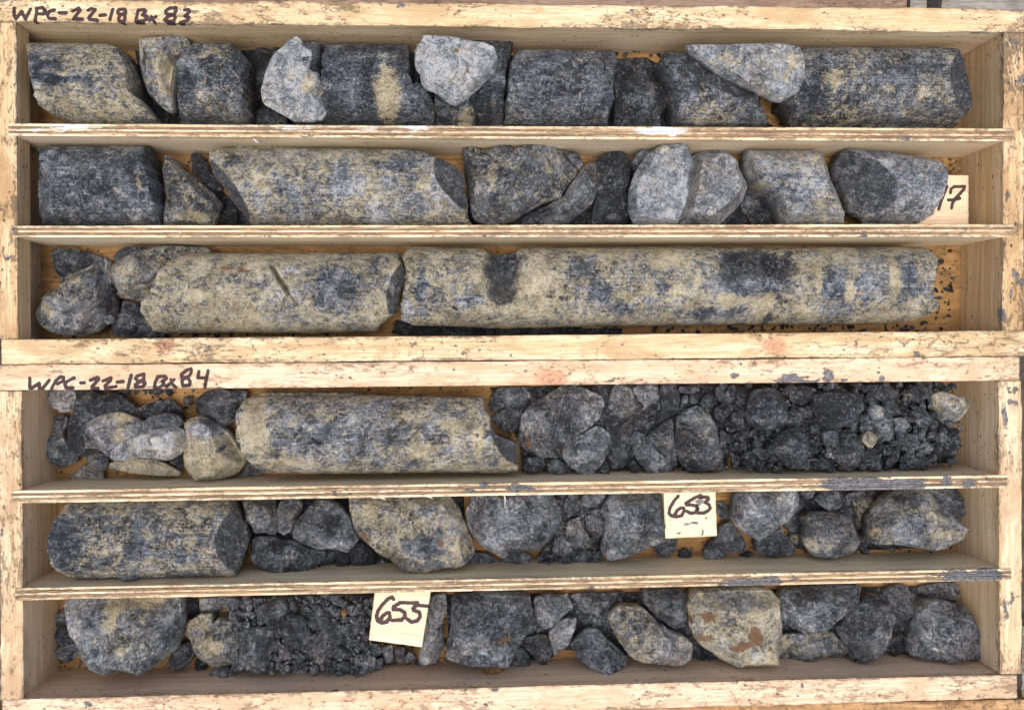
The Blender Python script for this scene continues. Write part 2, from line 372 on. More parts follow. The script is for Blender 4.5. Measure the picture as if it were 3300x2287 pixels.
def rock(tr, label, tone=.45, cream=.0, core=False, H=None, z0=0.0, cuts=(), pits=(), cracks=(), patch=(), rust=0.0, rough=1.0, crumb=0.0, flat=None, dark_cuts=True,
         name=None, cat=None, group=None, mat=None, fac=0.0, faces=4, R=None, band=None, endz=.82):
    """one piece of core or rock from its outline; heights come from its width (cores) or H (rocks), resting at z0.
    cuts: broken planes (x, y, dirx, diry, slope deg) in photo crops; pits: hollows; cracks: grooves; patch: colour patches."""
    NROCK[0] += 1; seed = NROCK[0]*13; tone = tone+.03+max(0, tone-.42)*.42; cream = cream+(.09 if (not core and tone > .33) else 0)
    rg = np.random.default_rng(seed)
    P0 = px(tr); pr = unp(P0, .03)
    area = .5*abs(np.sum(pr[:,0]*np.roll(pr[:,1], -1)-np.roll(pr[:,0], -1)*pr[:,1]))
    if core:
        ax = np.array([1.0, 0.0]) if band is None else np.array(band, float)/np.hypot(*band)
        perp = np.array([-ax[1], ax[0]]); d = pr@perp
        Rr = R or min(.0435, .5*(np.percentile(d, 97)-np.percentile(d, 3)))
        zm = z0+Rr
    else:
        cc = pr-pr.mean(0); ev = np.linalg.svd(cc, full_matrices=False)
        wdt = np.ptp(cc@ev[2][1])
        if H is None: H = float(np.clip(.8*wdt, .010, .070))
        zm = z0+.42*H
    if core:
        P0 = dens(P0); q0 = unp(P0, zm); t0 = np.roll(q0, -1, 0)-np.roll(q0, 1, 0); t0 /= np.linalg.norm(t0, axis=1)[:,None]+1e-9
        sg = np.sign(np.sum(q0[:,0]*np.roll(q0[:,1], -1)-np.roll(q0[:,0], -1)*q0[:,1])); n0 = np.stack([t0[:,1], -t0[:,0]], 1)*sg
        rad = (q0-CAMn[:2])/.5; mid0 = .5*(np.percentile(q0@perp, 98)+np.percentile(q0@perp, 2)); h0 = np.sqrt(np.clip(Rr**2-(q0@perp-mid0)**2, 0, None))
        wt = np.clip(np.sum(n0*rad, 1)*1.6, 0, 1)*np.clip(np.abs(n0@ax)*1.5-.2, 0, 1)
        P = unp(P0, zm+endz*h0*wt)
    else:
        P = unp(P0, zm+.11*H)
    step = .0012 if area > .0009 else .001
    if area < .0002: step = .0008
    P = resample(P if core else chaikin(P, 1), step)
    tang = np.roll(P, -1, 0)-np.roll(P, 1, 0); tang /= np.linalg.norm(tang, axis=1)[:,None]+1e-12
    nor = np.stack([tang[:,1], -tang[:,0]], 1)
    amp = np.full(len(P), min(.0021, .015*math.sqrt(area)+.0003)*rough)
    if core: endw = np.clip(np.abs(tang@perp)*2.2-.5, 0, 1); amp = .00025+.0026*endw*rough
    P = P + nor*(amp*fbm(P, 120, 5, seed, .68)+.3*amp*fbm(P, 600, 2, seed+1))[:,None]
    lo, hi = P.min(0), P.max(0)
    gx = np.arange(lo[0], hi[0], step); gy = np.arange(lo[1], hi[1], step*.9)
    G = np.stack(np.meshgrid(gx, gy, indexing='ij'), -1); G[:, 1::2, 0] += step*.5; G = G.reshape(-1, 2)+rg.uniform(-.22, .22, (G.size//2, 2))*step
    G = G[inside(G, P)]; 
    if len(G):
        dd = outdist(G, P); G = G[dd > step*.6]; dd = dd[dd > step*.6]
    nb = len(P); pts = [Vector(p) for p in P]+[Vector(g) for g in G]
    r = delaunay_2d_cdt(pts, [], [list(range(nb))], 1, 1e-7)
    vco = np.array([(v[0], v[1]) for v in r[0]]); tris = np.array(r[2])
    o0 = outdist(vco, P); isb = np.zeros(len(vco), bool)
    # boundary vertices, in order
    orig = r[3]; bidx = np.full(nb, -1)
    for i, lst in enumerate(orig):
        for k in lst:
            if k < nb: bidx[k] = i
    bidx = bidx[bidx >= 0]; isb[bidx] = True; o0[isb] = 0
    Q = vco; dmax = max(o0.max(), 1e-4)
    fa = np.full(len(Q), float(fac))
    Q3 = np.concatenate([Q, np.full((len(Q),1), seed*.013)], 1)
    if core:
        c0 = unp([P0.mean(0)], zm)[0]; dsort = (P-c0)@perp; mid = .5*(np.percentile(dsort, 98)+np.percentile(dsort, 2))
        dp = (Q-c0)@perp-mid
        h = np.sqrt(np.clip(Rr**2-np.clip(np.abs(dp), 0, Rr)**2, 0, None))
        ends = P[np.abs(tang@perp) > .42]
        de = outdist(Q, ends) if len(ends) else np.full(len(Q), 1.0)
        bev = .0026*(1+.9*fbm(Q, 90, 3, seed+7))
        g = np.sqrt(np.clip(1-(1-np.clip(de/bev, 0, 1))**2, 0, 1))
        z = zm + h*(.35+.65*g)*1.0
        z = np.minimum(z, zm+h)
    else:
        Ht = H*.58
        c = Q[np.argmax(o0)]; X = (Q-c)/dmax
        # bevels rising from every side of the outline, each with its own slope, under a few broken top planes
        Pc = unp(P0, zm); keep = [0]
        for i in range(1, len(Pc)):
            if np.hypot(*(Pc[i]-Pc[keep[-1]])) > .30*dmax: keep.append(i)
        Pc = Pc[keep]; sgn = np.sign(np.sum(Pc[:,0]*np.roll(Pc[:,1], -1)-np.roll(Pc[:,0], -1)*Pc[:,1])); fid = np.zeros(len(Q)); z = np.full(len(Q), 1e3)
        Qj = Q+.0016*np.stack([fbm(Q3, 45, 3, seed+17), fbm(Q3, 45, 3, seed+18)], 1)*min(1, dmax/.012)
        for i in range(len(Pc)):
            a_, b_ = Pc[i], Pc[(i+1) % len(Pc)]; s = math.tan(rg.uniform(.75, 1.32) if flat is None else rg.uniform(1.0, 1.42)); off = rg.uniform(.08, .32)*Ht
            e_ = b_-a_; n_ = np.array([e_[1], -e_[0]])*sgn/(np.hypot(*e_)+1e-9); rr = float(n_@(.5*(a_+b_)-CAMn[:2]))/(CAMn[2]-zm)
            if rr > .05: s = min(s, .9/rr)
           
            zz = off+s*seg_dist(Qj, np.array([a_, b_])); m = zz < z; z = np.where(m, zz, z); fid = np.where(m, rg.uniform(-1, 1), fid)
        fl = 1.0 if flat is None else flat
        for f in range(faces):
            an = rg.uniform(0, 2*np.pi) if f == 0 else an+2*np.pi*rg.uniform(.25, .45); s = (rg.uniform(.40, 1.0) if f else rg.uniform(.05, .25))*fl; o_ = rg.uniform(.86, 1.04) if f else rg.uniform(.86, .98)
            zz = Ht*(o_-s*(X@np.array([np.cos(an), np.sin(an)]))); m = zz < z; z = np.where(m, zz, z); fid = np.where(m, rg.uniform(-.6, .6), fid)
        z = np.clip(z, 0, None)+zm
    for cx, cy, dx, dy, sl in cuts_world(cuts):
        dv = np.array([dx, -dy]); dv = dv/np.hypot(*dv)
        ztop = (zm+Rr) if core else zm+Ht*.9
        p = unp([(cx, cy)], ztop)[0]
        zp = ztop-math.tan(math.radians(sl))*((Q-p)@dv)+.0016*fbm(Q3, 70, 3, seed+31)
        m = np.clip((z-zp)/.0012, 0, 1); z = np.maximum(np.minimum(z, zp), z0+.012+.0*z)
        if dark_cuts: fa = np.maximum(fa, m)
    # relief
    de0 = np.clip(o0/.004, 0, 1)
    rl = 1.0 if not core else .42
    rl = rl*rough*(1+1.0*fa*(1 if core else 0))
    ampd = min(1.0, dmax/.016)
    z = z + de0*rl*ampd*(.0011*fbm(Q3, 55, 3, seed+2)+.0009*fbm(Q3, 160, 3, seed+3, .6, True)+.0004*fbm(Q3, 520, 2, seed+4))
    w1, c1 = worley(Q+.002*np.stack([fbm(Q, 120, 2, seed+51), fbm(Q, 120, 2, seed+52)], 1), min(.011, dmax*.7+.003), seed)
    w2, c2 = worley(Q, .0042, seed+1)
    fr = np.clip(fa, 0, 1) if core else 1.0
    z = z + de0*ampd*rough*fr*(.0036*(w1-.35)+.0020*(c1-.5)+.0008*(w2-.35)+.0007*(c2-.5))
    if core: z = z + de0*(1-np.clip(fa, 0, 1))*rough*(.0006*(w1-.35)*np.clip(fbm(Q3, 30, 2, seed+53)*2, 0, 1)-.0011*np.clip(fbm(Q3, 240, 2, seed+54)-.25, 0, 1)*2)
    if crumb: z = z + de0*crumb*(.0026*np.abs(fbm(Q3, 130, 2, seed+5))+.0022*fbm(Q3, 300, 3, seed+6, .6, True))
    tn = tone+.20*fbm(Q3, 26, 2, seed+61)+.20*fbm(Q3, 85, 3, seed+62)+(0.0 if core else .10*fid)+.12*(c1-.5)*fr; cr = cream+.16*fbm(Q3, 26, 2, seed+63)*(1 if cream > .02 else .3); ru = np.full(len(Q), float(rust))
    def at(pp, zz=None): return unp([pp], (zm+(Rr if core else H*.4)) if zz is None else zz)[0]
    Qw = Q+.0075*np.stack([fbm(Q, 70, 5, seed+8, .62), fbm(Q, 70, 5, seed+9, .62)], 1)
    for c, x, y, rx, ry, dep in pits:
        o_ = CROP[c]; pc = at((o_[0]+x*o_[2], o_[1]+y*o_[2])); dd_ = np.hypot((Qw[:,0]-pc[0])/(rx*o_[2]*PXM), (Qw[:,1]-pc[1])/(ry*o_[2]*PXM))
        m = np.clip(2.2-2.2*dd_, 0, 1); z = z-dep*m*1.3+m*.0028*fbm(Q3, 260, 3, seed+11, .6, True); fa = np.maximum(fa, np.clip(m*1.6, 0, 1))
    for ck in cracks:
        trc, wd, dep = ck; L = unp(px(trc), zm+(Rr if core else H*.4)); dd_ = seg_dist(Q+.0012*np.stack([fbm(Q, 220, 2, seed+15), fbm(Q, 220, 2, seed+16)], 1), L)
        m = np.exp(-(dd_/max(wd, .0009))**2); z = z-dep*3.0*m
    for c, x, y, rx, ry, dt, dc, dr, *df in patch:
        o_ = CROP[c]; pc = at((o_[0]+x*o_[2], o_[1]+y*o_[2])); dd_ = np.hypot((Qw[:,0]-pc[0])/(rx*o_[2]*PXM), (Qw[:,1]-pc[1])/(ry*o_[2]*PXM))
        m = np.clip(1.6-1.6*dd_, 0, 1); tn += dt*m; cr += dc*m; ru += dr*m
        if df: fa = np.clip(fa+df[0]*m, 0, 1)
    z = np.maximum(z, z0+.002)
    V = [np.concatenate([Q, z[:,None]], 1)]; A = [np.stack([tn, cr, ru, fa], 1)]
    F = [t.tolist() if hasattr(t, 'tolist') else list(t) for t in tris]
    # walls and underside
    prev = list(bidx); base = len(Q); B = Q[bidx]; zr = z[bidx]; cen = B.mean(0)
    steps = ((.35, .99), (.7, .95), (.93, .84), (1.0, .6))
    for s, sc in steps:
        if core:
            sd = (B-cen)@perp; al = (B-cen)-np.outer(sd, perp); fz = (zr-z0)*(1-s)+z0
            lat = np.sqrt(np.clip(1-((fz-zm)/Rr)**2, .04, 1)); ring = cen+al*(1-.06*s)+np.outer(np.clip(sd, -Rr*lat, Rr*lat), perp)
        else: ring = cen+(B-cen)*sc; fz = (zr-z0)*(1-s)+z0
        ring = ring+.0007*rough*np.stack([fbm(np.concatenate([ring, fz[:,None]], 1), 150, 2, seed+40), fbm(np.concatenate([ring, fz[:,None]], 1), 150, 2, seed+41)], 1)
        V.append(np.concatenate([ring, fz[:,None]], 1)); a_ = A[0][bidx].copy()
        if core: a_[:,3] = np.maximum(a_[:,3], endw_at(P, tang, perp, B))
        A.append(a_)
        cur = list(range(base, base+len(B))); base += len(B)
        for i in range(len(B)):
            j = (i+1) % len(B); F.append([int(prev[i]), int(prev[j]), cur[j], cur[i]])
        prev = cur
    V.append(np.array([[cen[0], cen[1], z0]])); A.append(A[0][:1])
    for i in range(len(prev)): F.append([prev[i], prev[(i+1) % len(prev)], base])
    V = np.concatenate(V)
    sA = np.sum(B[:,0]*np.roll(B[:,1], -1)-np.roll(B[:,0], -1)*B[:,1])
    nt_ = len(tris)
    if sA > 0: F[nt_:] = [f[::-1] for f in F[nt_:]]
    o = mesh_obj(name or ('core_piece' if core else 'rock_fragment'), V, F, mat or ROCK, None, True, {'col': ('FLOAT_COLOR', np.concatenate(A)), 'ext': ('FLOAT_VECTOR', np.tile([1.0 if core else .25, 0, 0], (len(V), 1)))})
    recentre(o, (cen[0], cen[1], z0))
    tag(o, label, cat or ('core' if core else 'rock'), group)
    return o
def endw_at(P, tang, perp, B):
    w = np.clip(np.abs(tang@perp)*2.5-1.0, 0, 1)
    i = np.array([np.argmin(((P-b)**2).sum(1)) for b in B]); return w[i]
def cuts_world(cuts):
    for c, x, y, dx, dy, sl in cuts:
        o_ = CROP[c]; yield o_[0]+x*o_[2], o_[1]+y*o_[2], dx, dy, sl

def ico():
    t = (1+5**.5)/2
    v = np.array([(-1,t,0),(1,t,0),(-1,-t,0),(1,-t,0),(0,-1,t),(0,1,t),(0,-1,-t),(0,1,-t),(t,0,-1),(t,0,1),(-t,0,-1),(-t,0,1)], float); v /= np.linalg.norm(v[0])
    f = [(0,11,5),(0,5,1),(0,1,7),(0,7,10),(0,10,11),(1,5,9),(5,11,4),(11,10,2),(10,7,6),(7,1,8),(3,9,4),(3,4,2),(3,2,6),(3,6,8),(3,8,9),(4,9,5),(2,4,11),(6,2,10),(8,6,7),(9,8,1)]
    v = list(map(tuple, v)); out = []; mid = {}
    def m(a, b):
        k = (min(a, b), max(a, b))
        if k not in mid:
            p = np.array(v[a])+np.array(v[b]); p /= np.linalg.norm(p); v.append(tuple(p)); mid[k] = len(v)-1
        return mid[k]
    for a, b, c in f:
        x, y, z = m(a, b), m(b, c), m(c, a); out += [(a, x, z), (b, y, x), (c, z, y), (x, y, z)]
    return np.array(v), np.array(out)
IV, IF = ico()
def crumbs(specs, label, tone=(.2, .5), cream=(0, .25), seed=1, name='rock_crumbs'):
    """loose crumbs too many to count, one mesh. specs: (outline, count, min size mm, max size mm, z lo, z hi)"""
    rg = np.random.default_rng(seed); V = []; F = []; A = []; base = 0
    for tr, cnt, s0, s1, zl, zh in specs:
        P = unp(px(tr), .5*(zl+zh)); lo, hi = P.min(0), P.max(0); n = 0
        while n < cnt:
            q = rg.uniform(lo, hi, (cnt, 2)); q = q[inside(q, P)]
            for p in q[:cnt-n]:
                s = (s0+(s1-s0)*rg.random()**2.2)*.0005
                v = IV.copy()
                for _ in range(5):
                    nn = rg.normal(size=3); nn /= np.linalg.norm(nn); dd = v@nn; cut = rg.uniform(.35, .8); v = v-np.outer(np.clip(dd-cut, 0, None), nn)
                v = v*rg.uniform(.65, 1.25, 3)
                an = rg.uniform(0, 6.28); c_, s_ = math.cos(an), math.sin(an); v = v@np.array([[c_, -s_, 0], [s_, c_, 0], [0, 0, 1]])*s
                z = rg.uniform(zl, zh) if zh > zl else zl
                v = v+np.array([p[0], p[1], z-(v[:,2].min() if zh <= zl+1e-6 else 0)])
                V.append(v); F.append(IF+base); base += len(IV)
                A.append(np.tile([rg.uniform(*tone), rg.uniform(*cream)*(rg.random() < .3), 0, 0], (len(IV), 1)))
            n += len(q[:cnt-n])
    o = mesh_obj(name, np.concatenate(V), np.concatenate(F).tolist(), ROCK, None, False, {'col': ('FLOAT_COLOR', np.concatenate(A))})
    b = o.data; c = np.concatenate(V).mean(0); recentre(o, (c[0], c[1], 0.0))
    return tag(o, label, 'crumbs', None, 'stuff')
def heap(tr, label, zt, tone=.22, seed=5, name='crushed_rock_bed', amp=.006):
    """bed of crushed rock and mud filling part of a compartment"""
    P = resample(unp(px(tr), zt*.7), .002); lo, hi = P.min(0), P.max(0); st = .0012
    G = np.stack(np.meshgrid(np.arange(lo[0], hi[0], st), np.arange(lo[1], hi[1], st), indexing='ij'), -1).reshape(-1, 2)
    G = G[inside(G, P)]; dd = outdist(G, P); G = G[dd > st*.6]
    nb = len(P); r = delaunay_2d_cdt([Vector(p) for p in P]+[Vector(g) for g in G], [], [list(range(nb))], 1, 1e-7)
    Q = np.array([(v[0], v[1]) for v in r[0]]); d = outdist(Q, P); e = np.clip(d/.012, 0, 1)
    z = .001+(zt-.001)*np.sqrt(e)*(.8+.25*fbm(Q, 30, 2, seed))+e*(amp*np.abs(fbm(Q, 75, 3, seed+1))+.35*amp*fbm(Q, 230, 3, seed+2, .6, True))
    A = np.stack([tone+.15*fbm(Q, 50, 2, seed+3), 0*d, 0*d, 0*d], 1)
    o = mesh_obj(name, np.concatenate([Q, z[:,None]], 1), [list(f) for f in r[2]], ROCK, None, True, {'col': ('FLOAT_COLOR', A)})
    c = Q.mean(0); recentre(o, (c[0], c[1], 0.0)); return tag(o, label, 'rubble', None, 'stuff')
def fibre(tr, z0, z1, r, parent, name='splinter'):
    P = px(tr); n = len(P); W3 = np.array([[*unp([p], z0+(z1-z0)*i/max(1, n-1))[0], z0+(z1-z0)*i/max(1, n-1)] for i, p in enumerate(P)])
    V = []; F = []
    for i, p in enumerate(W3):
        t = W3[min(i+1, n-1)]-W3[max(i-1, 0)]; t /= np.linalg.norm(t)+1e-9; a = np.cross(t, [0, 0, 1.0]); a /= np.linalg.norm(a)+1e-9; b = np.cross(t, a)
        rr = r*(1 if 0 < i < n-1 else .35)
        V += [p+rr*a, p+.5*rr*b, p-rr*a, p-.5*rr*b]
        if i:
            k = 4*(i-1); F += [[k+j, k+(j+1) % 4, k+4+(j+1) % 4, k+4+j] for j in range(4)]
    F += [[3, 2, 1, 0], [4*n-4, 4*n-3, 4*n-2, 4*n-1]]
    o = mesh_obj(name, np.array(V), F, FIBRE); recentre(o, W3[0]); adopt(o, parent); return o

# ------------------------------------------------------------------ ground, planks and boards round the boxes
def ground():
    n = 40; xs = np.linspace(-1.6, 1.6, n); V = [(x, y-.2, -.05+.004*math.sin(9*x)*math.cos(11*y)) for x in xs for y in xs]
    F = [[i*n+j, (i+1)*n+j, (i+1)*n+j+1, i*n+j+1] for i in range(n-1) for j in range(n-1)]
    o = mesh_obj('ground', np.array(V), F, EARTH); o['kind'] = 'structure'
ground()
def plank(corners, zt, mat, label, seed, th=.022, name='wooden_plank', cat='plank'):
    o = board(name, corners, zt, zt-th, mat, None, res=.004, rv=.003, edge=.003, wob=.0015, seed=seed)
    return tag(o, label, cat)
# two bearers carry the boxes and the planks
ZB = -.0075
for x in (450, 2700):
    p = board('bearer', [(x, -300), (x, 2700), (x-190, 2700), (x-190, -300)], ZB-.0005, -.05, W_GREY, None, res=.01, rv=.006, seed=int(x))
    tag(p, 'grey timber bearer lying under both core boxes', 'timber', 'timber bearers under the core boxes')
plank([(-60, -240), (2925, -170), (2925, 70), (-60, 60)], .03, W_BRN, 'brown weathered plank lying along the lettered rail of box 83', 71, th=.0375)
plank([(2936, -160), (2988, -160), (2988, 150), (2936, 150)], .03, W_GREY, 'narrow grey plank end between brown plank and dark gap', 72, th=.0375)
plank([(3036, -160), (3420, -160), (3420, 150), (3036, 150)], .033, W_GREY, 'wide grey weathered plank beyond the dark gap by box 83', 73, th=.0405)
plank([(-60, 2312), (3420, 2252), (3420, 2400), (-60, 2440)], .055, W_ORNG, 'orange brown weathered board lying along the plain rail of box 84', 74, th=.0625, name='wooden_board', cat='board')
plank([(3296, 2020), (3420, 2020), (3420, 2246), (3296, 2246)], .05, W_GREY, 'grey weathered board end beside the plain rail of box 84', 75, th=.0575, name='wooden_board', cat='board')

# ------------------------------------------------------------------ the two core boxes
ZT = BOXH
def lerp(a, b, t): return (a[0]+(b[0]-a[0])*t, a[1]+(b[1]-a[1])*t)
def divider(box, c, seed, mud=(), n=5):
    """plywood divider let into the end boards: n veneers, each a mesh"""
    A, B, C, D = c
    ctr = unp([lerp(lerp(A, B, .5), lerp(D, C, .5), .5)], ZT)[0]
    dv = empty('divider', (ctr[0], ctr[1], 0), box)
    ths = [1.15, .95, 1.0, .95, 1.15]; cum = np.concatenate([[0], np.cumsum(ths)])/sum(ths)
    for i in range(n):
        t0, t1 = cum[i]+.012, cum[i+1]-.012
        board('ply', [lerp(A, D, t0), lerp(B, C, t0), lerp(B, C, t1), lerp(A, D, t1)], ZT+.0012+(.0003 if i % 2 == 0 else -.0004), .001, W_PLYA if i % 2 == 0 else W_PLYB, dv,
              mud=mud, res=.0022, rv=.0008, edge=.0006, wob=.00035, seed=seed+i)
    return dv
def endboard(box, c, seed, mud=(), mat=None):
    """grain runs across the box, so the corners start at the far end"""
    return board('end_board', c, ZT, 0.0, mat or W_END, box, mud=mud, res=.0016, rv=.0014, edge=.0016, wob=.0012, seed=seed)
def bottom(box, c, seed, mud=()):
    return board('bottom_panel', c, -.0003, -.0073, W_FLOOR, box, mud=mud, res=.005, rv=.004, edge=.0003, wob=0, seed=seed)

T83 = ['TA 115,130 115,280 155,380 295,205 385,385 510,150', 'TA 660,130 650,250 610,440', 'TA 650,140 790,110 860,190 820,270 680,260', 'TA 1080,170 960,210 910,290 950,370 1100,380', 'TA 1200,240 1360,240',
 'TA 1520,200 1660,130 1690,180 1560,350 1540,390 1750,385', 'TA 1890,180 1960,140 2060,160 1900,360 1920,400 2100,415', 'TA 2170,300 TB 70,290', 'TB 250,160 180,400', 'TB 540,150 400,160 360,210 400,270 530,290 540,380 500,450 400,430 390,360 440,290 560,230 540,150',
 'TB 860,170 840,260 810,400 800,440', 'TB 860,180 1000,160 1040,200 960,290 1060,320 1080,370 980,430 820,440', 'TB 1170,330 1240,450', 'TB 1280,330 1120,420', 'TB 1770,120 1620,120 1510,200 1530,260 1700,290 1750,350 1700,440 1540,440 1490,410 1560,340 1720,270 1770,180 1740,110', 'TB 1970,170 2060,160 2090,210 1970,320 2070,350 2040,420 1850,480']
T84 = ['TC 120,320 120,560 170,560 345,440 350,580 420,570 590,370', 'TC 860,280 740,380 640,570', 'TC 860,290 930,300 920,390 780,460 760,420', 'TC 1180,310 1010,400 960,470 990,550 1150,550', 'TC 1340,430 1420,430', 'TC 1570,370 1750,300 1770,350 1610,520 1620,570 1750,560',
 'TC 1870,390 2060,310 2050,380 1920,500 1930,560 2180,520', 'TC 2210,415 TD 120,400', 'TD 320,250 240,560', 'TD 620,220 460,270 420,330 480,390 630,400 650,450 600,530 420,540 420,470 620,340 630,230', 'TD 960,280 890,430 870,560', 'TD 950,290 1120,270 1170,320 1070,390 1100,470 1000,540 880,560',
 'TD 1270,350 1300,450 1390,550', 'TD 1350,350 1270,430 1160,520', 'TD 1690,110 1520,220 1520,290 1690,330 1730,400 1710,490 1560,500 1530,420 1550,350 1720,260 1760,160 1750,90', 'TD 1940,160 1910,310 2130,310', 'TD 2160,140 2120,330 2080,540']

def q(tr): return [tuple(p) for p in px(tr)]
def mb(c, *bl):
    o = CROP[c]; return [(o[0]+x*o[2], o[1]+y*o[2], rx*o[2], ry*o[2], a) for x, y, rx, ry, a in bl]

b83 = empty('core_box', (0, 0, 0)); tag(b83, 'open wooden core box lettered 83, weathered cream rails, mostly long cores', 'box', 'wooden core boxes')
board('rail', q('S -6,-2 3304,28 3304,104 -6,69'), ZT+.0006, .0, W_OLD, b83, ink=T83, seed=301, inkw=.0018, wob=.0022, edge=.0022,
      mud=mb('1M', (560, 40, 50, 14, .5), (1980, 60, 20, 14, .6), (1830, 70, 10, 16, .5))+mb('1R', (1080, 80, 40, 20, .4), (2290, 60, 30, 20, .6)))
board('rail', q('S 4,1094 3306,1066 3306,1146 4,1174'), ZT+.0006, .0, W_OLD, b83, seed=302, wob=.0009,
      knots=[(530, 1113, 46, 32), (2496, 1112, 52, 42)], mud=mb('3R', (1640, 715, 22, 14, .9), (215, 675, 14, 10, .7), (1420, 615, 30, 10, .5))+mb('3L', (1395, 775, 16, 16, .8), (780, 755, 60, 18, .35))+mb('3M', (1250, 733, 14, 10, .8), (645, 650, 14, 12, .6), (1930, 670, 16, 10, .7), (2140, 735, 18, 10, .6)))
board('end_board', q('S 50,73 56,1091 -8,1093 -14,71'), ZT-.0295, 0.0, W_INNER, b83, seed=306, wob=.0006)
board('end_board', q('S 50,73 56,1091 -8,1093 -14,71'), ZT, ZT-.029, W_END, b83, seed=303, wob=.0012, mud=mb('3L', (60, 150, 18, 14, .6), (10, 230, 14, 14, .7))+mb('2L', (50, 520, 40, 60, .35)))
endboard(b83, q('S 3302,106 3302,1064 3232,1065 3236,105'), 304, mud=mb('1R', (2230, 270, 40, 40, .6), (2285, 500, 40, 40, .8))+mb('2R', (2195, 480, 18, 40, .6))+mb('3R', (2240, 230, 30, 30, .7), (2285, 290, 30, 40, .8), (2220, 370, 14, 70, .8), (2170, 480, 22, 60, .8)))
GREYW = mb('1L', (560, 849, 0, 0, 0))
divider(b83, q('S 27,398 3270,414 3270,457 27,438'), 310, mud=mb('2L', (1580, 30, 60, 10, .35), (2100, 120, 40, 12, .4), (420, 70, 110, 22, -.9), (600, 60, 130, 18, -.7), (250, 80, 60, 20, -.5), (2000, 60, 200, 22, -.6))+mb('2M', (640, 55, 120, 26, -.9), (2150, 75, 220, 30, -.8), (350, 60, 120, 20, -.6))+mb('2R', (60, 90, 110, 30, -.8))+mb('2M', (450, 70, 40, 30, .35))+mb('2R', (1580, 130, 40, 14, .6)))
divider(b83, q('S 36,727 3270,722 3270,764 38,765'), 320, mud=mb('3L', (1820, 10, 80, 16, .5))+mb('2L', (100, 755, 28, 20, .9))+mb('2M', (1080, 720, 20, 20, .5))+mb('2R', (1310, 720, 40, 16, .6), (300, 700, 200, 20, -.3), (1940, 690, 30, 12, .5)))
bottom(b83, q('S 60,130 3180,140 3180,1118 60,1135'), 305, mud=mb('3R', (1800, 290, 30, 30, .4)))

b84 = empty('core_box', (0, -.379, 0)); tag(b84, 'open wooden core box lettered 84, pinkish rails, full of broken rock', 'box', 'wooden core boxes')
board('rail', q('S -8,1177 3286,1149 3286,1225 -8,1258'), ZT+.0004, .0, W_NEW, b84, ink=T84, seed=401, inkw=.0018, wob=.0006, edge=.0012, knots=[(1775, 1224, 70, 46)],
      mud=mb('4R', (880, 140, 110, 26, .8), (1095, 135, 40, 36, 1.0), (990, 165, 80, 14, .9), (515, 140, 34, 26, .9), (820, 165, 70, 12, .8), (1410, 110, 12, 14, .8), (1430, 150, 24, 20, .9), (400, 122, 16, 8, .6), (1190, 158, 14, 14, .9), (2060, 140, 60, 18, .35))+mb('4M', (900, 90, 30, 14, .5), (1330, 110, 16, 10, .6), (240, 160, 30, 14, .5), (1860, 160, 50, 14, .6), (1220, 65, 12, 12, .7)))
board('rail', q('S 6,2254 3279,2173 3279,2250 6,2338'), ZT+.0004, .0, W_NEW, b84, seed=402, wob=.001,
      mud=mb('6L', (590, 830, 40, 26, .9), (680, 850, 40, 14, .5), (400, 860, 60, 12, .4))+mb('6M', (1150, 685, 24, 14, 1.0), (630, 690, 10, 10, .8), (555, 745, 10, 10, .8), (710, 722, 8, 8, .8), (1080, 775, 12, 10, .7), (150, 687, 20, 8, .6))+mb('6R', (925, 660, 14, 20, .8), (1900, 610, 30, 16, .4), (2030, 600, 30, 14, .4)))
endboard(b84, q('S 68,1260 76,2252 2,2254 -8,1260'), 403, mat=W_END84, mud=mb('5L', (20, 420, 20, 50, .6), (20, 250, 18, 40, .5))+mb('6L', (95, 310, 26, 20, .4), (10, 720, 20, 30, .5)))
endboard(b84, q('S 3294,1227 3294,2170 3223,2172 3220,1228'), 404, mat=W_END84, mud=mb('4R', (2240, 220, 50, 40, .6), (2180, 400, 22, 80, 1.0), (2240, 300, 40, 24, .7))+mb('6R', (2180, 200, 30, 100, .6), (2230, 120, 40, 60, .5))+mb('5R', (2160, 620, 60, 40, .6)))
divider(b84, q('S 36,1580 3247,1530 3247,1571 36,1622'), 410, mud=mb('5R', (1380, 75, 330, 42, 1.1), (1250, 70, 190, 44, .8), (1560, 80, 150, 40, .8), (1830, 60, 34, 40, .8), (1960, 70, 60, 36, .8), (2090, 40, 40, 20, .5), (640, 100, 60, 14, .3))+mb('5M', (1080, 75, 34, 30, 1.0), (1290, 100, 70, 26, 1.0), (150, 130, 50, 22, .6), (240, 135, 24, 22, .6), (1000, 120, 50, 14, .7), (1370, 110, 30, 18, .7)))
divider(b84, q('S 48,1894 3260,1831 3260,1869 48,1934'), 420, mud=mb('5R', (600, 685, 200, 36, .95), (740, 680, 60, 40, .8), (1960, 640, 220, 44, 1.0), (2100, 640, 90, 34, .7), (880, 660, 30, 18, .6))+mb('5M', (1740, 715, 36, 26, .8), (1120, 720, 16, 8, .6), (215, 720, 16, 10, .5)))
bottom(b84, q('S 80,1200 3180,1175 3180,2180 80,2240'), 405)
dvs = [o for o in COL.objects if o.name.startswith('divider')]
fibre('2L 1715,150 1735,165 1770,160', ZT, ZT-.012, .0012, dvs[0]); fibre('2L 1710,140 1730,160 1742,182', ZT, ZT-.012, .0013, dvs[0]); fibre('2L 1725,150 1755,150', ZT, ZT-.006, .001, dvs[0])
fibre('2L 1215,755 1222,768 1210,778', ZT+.003, ZT+.0025, .0011, dvs[1])
fibre('5M 1195,130 1205,165 1204,218', ZT+.002, ZT-.012, .0009, dvs[2]); fibre('5M 1215,128 1243,142', ZT+.001, ZT-.003, .0008, dvs[2])
